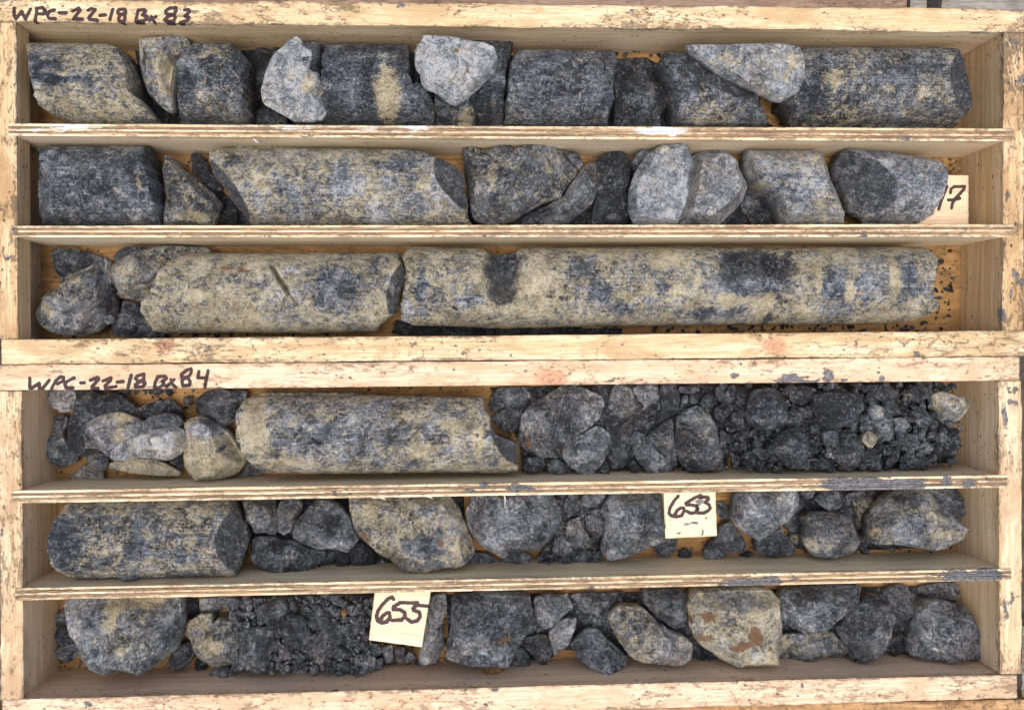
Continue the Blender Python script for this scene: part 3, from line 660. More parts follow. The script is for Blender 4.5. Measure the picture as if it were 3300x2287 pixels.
fibre('5M 350,150 400,160 440,160', ZT, ZT-.008, .0009, dvs[2]); fibre('5M 410,152 450,160 468,172', ZT, ZT-.008, .0016, dvs[2]); fibre('5M 690,145 735,150 758,166', ZT, ZT-.007, .0016, dvs[2])
fibre('5M 1590,752 1570,770', ZT, ZT-.004, .0009, dvs[3]); fibre('5M 900,655 895,690', ZT+.002, ZT+.002, .0006, dvs[3])

# marker blocks
k = board('marker_block', q('2R 1600,357 1962,353 1962,657 1604,662'), .034, .0, W_BLOCK, None, ink=['TG 640,540 560,740 480,930 400,1190', 'TG 735,720 750,610 840,550 1140,540 1120,620 880,880 790,1030 765,1160', 'TG 680,930 850,920 1000,880'], rv=.001, seed=501, inkw=.0019, wob=.0004)
tag(k, 'pinkish wooden marker block ending in 17 under the tilted grey core', 'block', 'wooden depth marker blocks')
k = board('marker_block', q('5R 75,120 396,114 405,398 85,412'), .050, .012, W_BLOCKP, None, ink=['TE 430,260 300,410 180,610 150,780 220,860 380,890 530,850 610,700 600,620 520,610 400,690 320,830', 'TE 1100,230 900,330 660,480 680,530 850,530 980,560 1010,650 940,760 800,780 690,720', 'TE 1060,290 1330,290 1350,350 1240,450 1370,530 1400,620 1340,700 1200,770 1020,770'], seed=502, inkw=.0019, wob=.0005,
          mud=mb('TE', (1090, 390, 150, 130, .9), (1010, 600, 70, 130, .9), (760, 1120, 220, 90, .5), (950, 1080, 130, 60, .7), (420, 1390, 130, 30, .6), (1160, 1320, 60, 80, .8), (500, 130, 70, 50, .6), (800, 150, 70, 30, .5), (1300, 980, 50, 40, .6)))
tag(k, 'cream wooden marker block reading 653, smeared with grey mud', 'block', 'wooden depth marker blocks')
k = board('marker_block', q('6M 400,60 748,60 690,418 362,373'), .064, .036, W_BLOCK, None, ink=['TF 740,240 700,190 600,230 440,390 320,560 280,700 310,830 430,890 560,860 650,740 630,620 560,620 450,700 400,780', 'TF 1390,350 920,340 740,460 740,530 920,530 1040,600 1050,720 960,810 700,820', 'TF 1690,440 1450,420 1400,400 1270,490 1290,550 1440,600 1460,720 1390,830 1230,870 1120,790'], seed=503, inkw=.0021, wob=.0004)
tag(k, 'pale wooden marker block reading 655 lying aslant on crushed rock', 'block', 'wooden depth marker blocks')

# ------------------------------------------------------------------ core and rock, compartment by compartment
A83, B83, C83, A84, E84, F84 = ("by box 83's lettering", "in box 83's middle row", "by box 83's knotty rail", "by box 84's lettering", "in the 653 block row", "in the 655 block row")
# box 83, row beside the lettered rail
rock('1L 195,310 330,298 500,308 740,318 820,340 880,390 920,460 960,550 970,680 1020,740 1095,825 1080,860 480,860 380,790 300,735 235,640 205,545 205,420', 'thick grey and cream core with slanted ends at the left corner of box 83', .42, .52, True,
     patch=[('1L', 300, 430, 160, 170, -.22, -.35, 0), ('1L', 420, 530, 200, 40, -.2, -.4, 0), ('1L', 350, 480, 90, 25, .15, .4, 0), ('1L', 320, 370, 70, 25, .1, .35, 0), ('1L', 600, 700, 400, 100, .05, .12, 0)])
rock('1L 945,275 1100,255 1235,242 1275,275 1295,330 1225,390 1190,480 1170,600 1175,740 1130,760 1020,660 985,560 955,430', 'pale grey pointed wedge of core between two thick cores '+A83, .6, .32, H=.07, flat=.6, cuts=[('1L', 1010, 480, -1, .15, 50)], patch=[('1L', 1080, 500, 60, 160, .12, .3, 0)])
rock('1L 1250,370 1320,320 1560,290 1590,330 1660,400 1720,450 1700,560 1705,680 1710,850 1190,850 1185,600 1200,450', 'dark mottled core chunk with cream flecks and broken far corner '+A83, .3, .36, True, rough=1.6, cuts=[('1L', 1540, 420, .9, -.6, 36)], patch=[('1L', 1240, 560, 100, 130, -.2, -.35, 0), ('1L', 1420, 360, 160, 50, .1, .3, 0), ('1L', 1360, 620, 90, 120, .1, .25, 0)])
rock('1L 1690,380 1750,325 1890,320 1905,370 1850,430 1830,560 1800,670 1700,660 1700,480', 'black crumbly rock wedged behind the pale rough stone '+A83, .12, crumb=1.0, H=.05)
rock('1L 1710,740 1790,730 1930,790 1960,860 1705,860', 'small dark grey chip below the pale rough stone '+A83, .3, H=.03, z0=.012)
rock('1L 2040,275 2195,283 2195,420 2185,560 2190,860 1990,860 2000,560', 'narrow dark core slice standing behind the pale rough stone '+A83, .2, .1, True, R=.0425)
rock('1L 1970,265 2010,250 2060,310 2120,345 2135,430 2150,500 2195,600 2170,660 2205,760 2160,815 2000,820 1880,760 1775,700 1765,640 1790,500 1840,390 1900,340', 'pale lavender grey rough pointed stone lying on dark slices '+A83, .66, .16, H=.045, z0=.05, flat=.7, cuts=[('1L', 1985, 560, -.5, 1, 32)], dark_cuts=False, patch=[('1L', 2080, 560, 50, 100, .1, .45, 0), ('1L', 1950, 480, 60, 60, 0, .1, .3)])
rock('1M 95,270 250,268 440,290 620,300 640,400 630,480 640,560 700,570 740,600 775,680 770,790 600,790 80,790 60,700 90,560 80,400', 'dark core with broad cream band across it '+A83, .27, .12, True, rough=1.3, patch=[('1M', 470, 560, 100, 230, .15, .85, 0), ('1M', 430, 340, 160, 40, .2, .2, 0), ('1M', 350, 620, 70, 120, -.1, -.1, 0, .4), ('1M', 240, 500, 90, 220, .08, -.2, 0, .3)], cracks=[('1M 390,400 350,470 410,620 405,740', .0007, .0016)], cuts=[('1M', 610, 620, .8, .5, 40)])
rock('1M 760,246 930,246 1250,258 1245,350 1215,450 1200,560 1190,790 780,790 765,640 800,520', 'dark core slice under the heart shaped pale stone '+A83, .2, .1, True, patch=[('1M', 960, 690, 80, 70, .1, .6, 0), ('1M', 1150, 620, 40, 90, .25, .1, 0)], cracks=[('1M 1050,500 1020,640 1050,740', .001, .004), ('1M 1210,280 1190,420', .0008, .002)], rough=1.5)
rock('1M 700,230 870,232 1060,270 1140,300 1165,380 1140,460 1090,500 1030,560 960,620 900,655 860,640 780,580 690,530 680,470 645,410 650,300 685,280', 'heart shaped pale blue grey stone lying on a dark core slice '+A83, .68, .06, H=.034, z0=.072, flat=.45, patch=[('1M', 905, 310, 24, 24, 0, .3, .7), ('1M', 985, 450, 16, 16, 0, 0, .9), ('1M', 780, 330, 90, 60, 0, .15, .25)])
rock('1M 1265,335 1500,325 1650,322 1880,340 1880,400 1860,500 1870,600 1850,690 1835,790 1195,790 1200,660 1220,480 1240,400', 'squat slate grey core with thin cracks '+A83, .34, .14, True, rough=1.6, patch=[('1M', 1700, 680, 200, 90, .08, .15, 0), ('1M', 1300, 660, 120, 100, .12, .1, 0)], cracks=[('1M 1390,520 1400,600 1560,650', .0007, .0015), ('1M 1690,600 1680,740', .0009, .002)])
rock('1M 1885,360 1960,345 2100,340 2120,390 2130,450 2160,520 2205,610 2195,680 2165,730 2160,790 1880,790 1890,640 1870,500', 'black crumbly chunk with a paler edge between two cores '+A83, .14, .05, H=.075, crumb=1.1, patch=[('1M', 2110, 560, 50, 180, .35, .2, 0), ('1M', 2000, 500, 60, 60, .12, 0, 0)])
rock('1R 60,350 160,340 230,370 370,450 500,530 610,570 680,620 740,720 740,790 130,790 110,680 90,600 60,500 20,420', 'dark wedge shaped core with a long sloping broken face '+A83, .36, .26, True, R=.0425, cuts=[('1R', 330, 520, .52, -.85, 30)], rough=1.3, patch=[('1R', 450, 690, 260, 70, .05, .25, 0)])
rock('1R 870,340 1060,315 1400,300 1770,290 1830,320 1890,380 1920,460 1950,530 1970,620 1960,680 1900,720 1880,795 860,795 830,720 780,640 800,560 820,440', 'long dark grey core with cream bands against the end board '+A83, .38, .35, True, rough=1.1, endz=.1, cuts=[('1R', 1850, 560, 1, -.05, 38)], cracks=[('1R 945,430 1060,430 1170,470 1400,455', .0007, .002), ('1R 1060,340 1060,440', .0006, .0012)],
     pits=[('1R', 1180, 590, 24, 18, .003)], patch=[('1R', 1120, 480, 60, 100, .1, .4, 0), ('1R', 1250, 700, 300, 80, 0, .14, 0), ('1R', 1480, 540, 50, 40, .1, .4, 0), ('1R', 1000, 600, 120, 120, -.1, -.25, 0), ('1R', 1600, 420, 250, 60, -.08, -.15, 0), ('1R', 1865, 610, 18, 18, .1, .5, .4), ('1R', 1720, 590, 90, 130, .12, .1, 0)])
rock('1R 205,285 400,280 780,272 900,290 915,330 940,380 940,430 935,500 890,590 800,630 770,632 680,580 600,550 500,500 390,440 300,380 230,325', 'pale grey curved shard of core lying across two dark cores '+A83, .6, .22, H=.034, z0=.066, flat=.5, patch=[('1R', 870, 380, 50, 90, .08, .35, .1), ('1R', 780, 470, 60, 50, 0, .1, .25), ('1R', 500, 380, 200, 60, .02, .2, 0)])
# box 83, middle row
rock('2L 275,215 330,195 600,190 1010,185 1050,260 1050,330 1080,400 1110,470 1110,600 1090,745 255,745 250,670 210,610 205,520 215,420 260,350 280,270', 'thick charcoal grey core at the start '+B83, .36, .06, True, rough=1.2, cuts=[('2L', 330, 420, -1, .25, 44)], dark_cuts=False, patch=[('2L', 930, 430, 30, 140, .05, .5, .25), ('2L', 300, 390, 30, 40, 0, .3, .6), ('2L', 430, 650, 50, 60, .1, .35, 0), ('2L', 780, 470, 50, 50, .1, .4, 0)], cracks=[('2L 250,360 290,450 360,500', .0008, .002)])
rock('2L 1110,275 1135,255 1190,290 1240,350 1340,430 1430,500 1495,570 1480,650 1440,745 1115,745 1110,620 1130,540 1115,430 1105,330', 'triangular grey mottled wedge beside the charcoal core '+B83, .45, .28, H=.065, flat=.6, patch=[('2L', 1300, 660, 170, 60, 0, .3, 0)])
rock('2L 1285,235 1330,225 1400,320 1420,380 1490,450 1490,490 1440,490 1380,440 1290,370', 'small black lens shaped chip beside the triangular wedge '+B83, .2, H=.03, z0=.01)
rock('2L 1490,600 1560,590 1600,630 1600,700 1580,745 1440,745 1460,690', 'round black pebble in the gap before the long mottled core '+B83, .12, H=.03)
rock('2L 1420,300 1430,240 1520,205 1620,188 1800,195 2M 200,197 520,215 640,220 740,250 830,290 900,310 940,340 960,420 970,520 980,620 1005,700 0,705 2L 1720,745 1640,640 1560,540 1500,450 1420,350', 'long cream and grey mottled core with a dark slanted end '+B83, .5, .5, True, cuts=[('2M', 800, 420, 1, -.55, 44), ('2L', 1560, 420, -1, .75, 60)],
     patch=[('2L', 1560, 270, 110, 60, -.3, -.25, 0), ('2M', 230, 400, 130, 130, .18, -.25, 0), ('2M', 420, 590, 100, 70, .14, -.3, 0), ('2M', 560, 280, 200, 50, -.12, -.25, 0), ('2L', 1750, 420, 150, 120, .05, .15, 0), ('2M', 700, 400, 80, 60, .05, .3, 0)], cracks=[('2M 380,450 520,430', .0006, .0015), ('2M 0,315 250,285', .0006, .0014), ('2L 1840,290 1780,370', .0012, .003)])
rock('2M 935,190 1000,168 1060,200 1110,215 1180,180 1250,190 1340,170 1520,190 1620,230 1660,290 1650,350 1600,410 1550,490 1450,520 1400,550 1330,590 1260,640 1180,660 1040,645 1000,610 985,500 965,400 945,280', 'broad grey lump with a sagging lower edge and pale spots '+B83, .4, .24, H=.078, flat=.55, patch=[('2M', 1030, 460, 26, 40, .45, 0, 0), ('2M', 970, 380, 40, 180, -.2, -.3, 0, .5), ('2M', 1480, 300, 40, 40, 0, .35, 0), ('2M', 1130, 370, 40, 120, .05, .3, 0)])
rock('2M 1545,200 1640,205 1690,270 1670,320 1600,260', 'small dark grey chip behind the broad grey lump '+B83, .3, H=.03, z0=.03)
rock('2M 1770,250 1850,200 1940,195 1985,250 1990,330 1960,450 1965,560 1970,705 1750,705 1750,600 1780,450 1785,330', 'upright black crumbly stone with white flecks '+B83, .2, H=.072, crumb=1.0, patch=[('2M', 1890, 610, 60, 50, .15, .1, 0)])
rock('2M 1690,300 1770,255 1785,330 1780,420 1750,520 1700,570 1600,650 1560,670 1430,665 1390,620 1410,560 1470,540 1560,490 1620,400', 'grey tilted plate leaning between lump and black stone '+B83, .44, .1, H=.062, flat=.6, cuts=[('2M', 1600, 540, -.7, .55, 38)], dark_cuts=False, patch=[('2M', 1760, 270, 40, 20, .1, .3, .2)])
rock('2M 1280,640 1340,590 1420,560 1400,620 1430,690 1180,700', 'small dark chip under the broad grey lump '+B83, .26, H=.03)
rock('2M 1990,270 2040,190 2120,185 2100,250 2010,330', 'small grey chip behind the pale oval slab '+B83, .4, H=.03, z0=.03)
rock('2R 260,225 340,205 440,200 500,250 540,310 590,430 560,510 500,590 430,650 390,690 150,690 170,600 210,380', 'pale blue grey slab lying half under the oval slab '+B83, .62, .04, H=.058, flat=.25, faces=3, patch=[('2R', 470, 600, 60, 40, .1, .3, 0)])
rock('2M 2000,670 1965,570 1970,450 2010,330 2090,220 2170,165 2270,150 2R 150,150 220,190 260,270 260,340 240,430 200,560 140,690', 'pale lavender grey oval slab overlapping its neighbour '+B83, .6, .03, H=.045, z0=.036, flat=.25, faces=3, patch=[('2R', 60, 190, 120, 40, -.08, .4, 0), ('2M', 2110, 600, 90, 70, -.08, .15, 0), ('2M', 2110, 400, 40, 40, 0, .1, .2)])
rock('2R 590,450 650,450 720,540 780,640 760,685 640,690 580,590 555,520', 'small brownish grey flat pebble before the pale streaked core '+B83, .32, .12, H=.035)
rock('2R 520,560 580,600 610,690 420,690 450,620', 'small black chip beside the pale slabs '+B83, .14, H=.025)
rock('2R 570,205 800,198 1010,200 1060,250 1100,320 1150,430 1190,530 1205,690 805,690 760,590 700,490 650,460 600,410 560,330 560,240', 'short pale grey core with dark drill streaks '+B83, .57, .42, True, cuts=[('2R', 1110, 420, 1, -.42, 56)], dark_cuts=False, patch=[('2R', 800, 368, 260, 16, -.18, -.4, 0), ('2R', 850, 450, 240, 22, -.12, -.3, 0), ('2R', 850, 500, 200, 14, -.1, -.2, 0), ('2R', 680, 410, 70, 30, .06, .3, 0)])
rock('2R 1115,300 1160,220 1230,180 1310,178 1420,200 1650,240 1780,300 1825,370 1780,540 1720,600 1620,660 1330,678 1260,610 1205,570 1195,500 1140,420 1115,350', 'pale tilted core end with a big dark oval face by block 17', .55, .22, True, band=(1, -.12), R=.040, cuts=[('2R', 1530, 400, -1, .34, 32)], patch=[('2R', 1350, 600, 90, 40, 0, .2, .2), ('2R', 1250, 480, 90, 80, .1, 0, 0, -.25)])
# box 83, row beside the knotty rail
rock('3L 345,85 480,85 580,105 690,150 640,210 520,270 430,300 380,230 355,160', 'flat charcoal slab in the corner '+C83, .26, H=.035)
rock('3L 735,150 765,190 745,250 765,330 780,420 785,520 760,590 700,600 640,660 540,680 330,650 270,600 245,510 280,450 330,400 410,350 435,310 425,290 520,240 620,200 690,170', 'big angular grey stone against the end board '+C83, .42, .26, H=.07, flat=.6, cuts=[('3L', 560, 570, .3, 1, 48)], patch=[('3L', 300, 500, 70, 70, .05, .35, 0), ('3L', 700, 190, 50, 40, .05, .35, 0), ('3L', 480, 290, 50, 30, .05, .3, .35), ('3L', 560, 540, 40, 40, 0, .2, .3)])
rock('3L 755,130 850,75 940,68 1000,90 900,170 770,200', 'thin dark slice behind the brownish broken core end '+C83, .22, H=.03, z0=.02)
rock('3L 735,260 770,190 900,110 1000,80 1200,65 1380,75 1420,110 1300,140 1180,230 1100,330 1010,410 1000,430 940,450 890,420 850,425 800,380 750,300', 'brownish cream broken core end with a dark curved face '+C83, .45, .38, H=.072, flat=.5, cuts=[('3L', 1050, 240, .75, .62, 46)], patch=[('3L', 860, 230, 90, 60, .08, .25, 0), ('3L', 760, 270, 20, 40, 0, 0, .45)])
rock('3L 830,440 930,450 950,500 1000,590 1060,640 1110,660 1080,685 780,680 745,620 770,560 820,500', 'small slate grey stone tucked below the long cream core '+C83, .33, .05, H=.045)
rock('3L 1060,270 1140,200 1260,125 1400,118 2303,112 3M 300,105 550,100 570,160 600,250 590,310 560,400 540,480 400,595 0,603 3L 1130,657 1060,640 1000,580 940,490 960,440 1010,420 1030,330', 'long cream and green grey core with a slanted crack '+C83, .5, .62, True, cuts=[('3M', 470, 360, 1, .18, 56)],
     cracks=[('3L 1825,205 1870,280 1940,380', .0016, .006), ('3L 1940,380 2010,470', .0007, .002), ('3L 1940,390 1890,500', .0007, .002), ('3L 2250,290 2180,350', .0007, .0015), ('3L 2180,140 2240,300', .0005, .001)], pits=[('3L', 1447, 550, 16, 14, .003)],
     patch=[('3L', 1600, 220, 180, 18, 0, 0, .75), ('3L', 1380, 300, 90, 90, -.05, -.1, .3), ('3L', 1310, 400, 60, 80, .12, .35, 0), ('3L', 1180, 330, 90, 110, 0, -.12, 0), ('3L', 2280, 330, 160, 160, -.06, -.28, 0), ('3M', 150, 330, 260, 170, -.04, -.2, 0), ('3L', 1620, 580, 250, 60, .05, .2, 0), ('3M', 490, 310, 40, 60, .35, -.3, 0, -.5), ('3M', 520, 200, 40, 70, .05, .3, .1), ('3M', 380, 180, 50, 90, -.1, -.3, 0)])
rock('3M 600,70 1060,75 1090,100 1140,125 1260,110 1290,80 1900,70 3R 300,68 840,80 1690,65 1730,110 1755,150 1740,250 1745,360 1770,430 1700,480 1560,530 1350,545 0,555 3M 1800,560 1100,570 900,560 640,555 560,520 560,450 585,330 600,250 570,130', 'longest cream and blue core with two dark crumbling hollows '+C83, .48, .58, True,
     pits=[('3M', 1195, 190, 125, 190, .016), ('3M', 1190, 350, 90, 80, .009), ('3R', 620, 165, 250, 105, .007), ('3R', 800, 190, 110, 100, .009), ('3R', 480, 250, 90, 60, .003), ('3R', 1120, 240, 34, 40, .005), ('3R', 1660, 140, 14, 18, .003), ('3M', 1580, 318, 14, 14, .004), ('3M', 1550, 392, 22, 18, .003), ('3M', 1475, 372, 20, 14, .003), ('3M', 1620, 248, 16, 12, .003), ('3M', 885, 455, 18, 16, .003), ('3M', 680, 425, 26, 16, .003), ('3M', 770, 370, 10, 10, .003), ('3R', 770, 510, 30, 30, .003)],
     cracks=[('3R 1480,510 1380,520', .0008, .002)],
     patch=[('3M', 690, 300, 40, 230, .02, -.45, 0), ('3M', 600, 470, 60, 80, .3, -.5, 0), ('3M', 980, 400, 110, 60, 0, -.4, 0), ('3M', 900, 150, 100, 30, -.05, -.15, .4), ('3M', 1400, 300, 120, 230, .06, .14, 0), ('3M', 1700, 180, 130, 100, 0, -.35, 0), ('3M', 1800, 350, 120, 100, -.05, -.35, 0), ('3M', 1930, 450, 120, 60, -.05, -.3, 0), ('3M', 2180, 150, 120, 60, .08, .3, .1), ('3R', 100, 130, 140, 80, .1, .35, .1), ('3R', 60, 310, 60, 60, -.08, -.5, 0),
            ('3R', 560, 300, 380, 70, -.05, -.4, 0), ('3R', 520, 390, 130, 50, .12, .4, 0), ('3R', 400, 480, 260, 50, -.08, -.35, 0), ('3R', 700, 420, 90, 60, .1, .4, 0), ('3R', 950, 200, 70, 120, .1, .1, 0), ('3R', 1030, 250, 26, 130, .12, .6, 0), ('3R', 960, 460, 60, 40, .1, .5, 0), ('3R', 1140, 290, 120, 120, -.05, -.45, 0), ('3R', 1240, 340, 60, 70, .12, .5, 0), ('3R', 1350, 270, 130, 120, .08, -.28, 0), ('3R', 1180, 450, 160, 60, .1, -.2, 0), ('3R', 1510, 260, 45, 190, .16, .5, 0), ('3R', 1610, 230, 60, 110, -.06, -.5, 0), ('3R', 1620, 350, 70, 50, .05, -.2, 0), ('3R', 1400, 380, 120, 60, .08, -.2, 0)])
# box 84, row beside the lettered rail
rock('4L 320,250 380,235 500,250 520,320 490,380 440,400 390,380 330,330', 'pale grey faceted pebble in the corner '+A84, .6, .1, H=.04, z0=.01)
rock('4L 350,440 420,405 460,430 450,500 410,520 340,490', 'small dark slate pebble below the faceted pale pebble '+A84, .32, H=.025)
rock('4L 350,510 390,505 450,600 520,690 500,740 420,770 330,720 320,650', 'grey triangular stone leaning on the end board '+A84, .42, .05, H=.04, flat=.6)
rock('4L 520,250 600,240 680,280 760,262 860,305 920,370 1060,310 1150,315 1220,370 1225,440 1180,520 900,600 700,640 600,700 540,690 480,600 470,480 500,380', 'wide dark crumbly slab under the pale broken pieces '+A84, .28, .05, H=.045, crumb=.8, flat=.5, patch=[('4L', 580, 310, 40, 50, .3, .2, 0), ('4L', 1070, 380, 90, 50, .12, .2, 0), ('4L', 530, 550, 60, 120, -.15, 0, 0)])
rock('4L 560,560 620,440 720,400 800,390 870,420 960,460 1040,500 980,560 850,600 740,660 730,700 640,640 560,640', 'grey and tan rough stone with an upright fin '+A84, .52, .25, H=.045, z0=.022, crumb=.4, patch=[('4L', 790, 440, 60, 60, .1, .5, 0), ('4L', 780, 560, 40, 90, .1, .45, 0), ('4L', 640, 540, 70, 70, .05, -.1, 0)])
rock('4L 960,460 1010,420 1110,395 1200,415 1240,480 1150,495 1050,505', 'dark blue grey chip above the cracked pale slab '+A84, .36, .05, H=.03, z0=.035, crumb=.5)
rock('4L 715,770 730,735 850,715 950,690 1040,695 1110,740 1215,800 1200,825 1050,820 850,800', 'cream half moon shard below the cracked pale slab '+A84, .6, .55, H=.03, z0=.012, flat=.5)
rock('4L 740,620 850,580 960,520 1100,500 1180,470 1250,520 1255,620 1220,680 1140,722 1040,700 930,700 800,725 735,710', 'pale grey slab with jagged cracked lower edge '+A84, .62, .32, H=.05, z0=.02, flat=.4, cracks=[('4L 990,570 1020,610', .0009, .004), ('4L 930,690 965,645 1050,670', .001, .004)], patch=[('4L', 1120, 590, 90, 70, .1, -.1, 0), ('4L', 960, 530, 90, 30, -.15, -.2, 0)])
rock('4L 1130,735 1200,690 1256,640 1262,730 1230,790 1160,755', 'small dark wedge between the pale slab and cream block '+A84, .24, H=.04)
rock('4L 450,840 580,730 700,790 705,855 580,850 470,858', 'pale grey shard lying along the plywood divider '+A84, .52, .25, H=.02)
rock('4L 580,690 660,660 730,690 715,790 600,775', 'small smooth grey chip between the pale shards '+A84, .5, .1, H=.03, z0=.012)
rock('4L 1255,440 1340,420 1430,440 1530,520 1590,605 1655,700 1640,770 1560,830 1340,868 1265,780 1250,650', 'cream block with a grey upper face beside the smooth core '+A84, .6, .62, H=.068, flat=.5, cuts=[('4L', 1400, 620, -.05, -1, 32), ('4L', 1330, 760, -1, .55, 48)], dark_cuts=False, patch=[('4L', 1380, 500, 150, 75, -.06, -.75, 0), ('4L', 1505, 640, 30, 30, -.3, -.5, 0), ('4L', 1300, 760, 30, 70, 0, 0, .3)])
rock('4L 1310,310 1400,250 1500,228 1560,262 1600,240 1660,262 1650,320 1600,440 1510,500 1440,460 1310,410', 'brownish black crumbly lump beside the smooth cream core '+A84, .27, .12, H=.055, crumb=1.1)
rock('4L 1240,290 1300,280 1300,350 1240,340', 'tiny square grey chip on bare floor '+A84, .45, H=.012)
rock('4L 1600,420 1640,330 1700,280 1770,265 2303,262 4M 500,255 1070,265 1080,310 1110,390 1140,480 1230,520 1280,540 1285,640 1290,730 1180,735 0,730 4L 1800,782 1700,730 1640,660 1600,580', 'long cream and blue core with a rounded smooth end '+A84, .48, .5, True, cuts=[('4M', 1120, 520, 1, -.28, 44)], pits=[('4M', 50, 535, 40, 16, .004), ('4L', 2155, 588, 34, 18, .004), ('4L', 2005, 525, 20, 20, .002), ('4M', 1040, 495, 12, 16, .003)],
     cracks=[('4M 375,430 345,500', .0013, .003), ('4M 580,415 500,490 500,550', .0007, .002), ('4M 670,465 590,550', .0009, .002), ('4M 780,460 940,520', .0006, .001)],
     patch=[('4L', 1700, 500, 120, 260, .14, .5, 0), ('4L', 1900, 740, 250, 50, .05, .3, 0), ('4L', 2080, 560, 200, 130, -.05, -.22, 0), ('4M', 250, 480, 260, 150, -.05, -.26, 0), ('4M', 300, 330, 280, 60, -.08, -.2, 0), ('4M', 850, 430, 100, 50, .05, .35, .25), ('4M', 1040, 560, 45, 140, .15, .7, 0), ('4M', 1040, 500, 30, 40, .1, .3, .4), ('4M', 680, 600, 110, 60, .08, .35, 0), ('4M', 620, 380, 150, 60, .05, .25, 0), ('4M', 1210, 700, 70, 20, .1, .5, 0)])
rock('4L 1660,720 1700,750 1830,790 1680,838 1580,835 1650,770', 'pale sliver of rock wedged under the smooth cream core '+A84, .55, .2, H=.02)
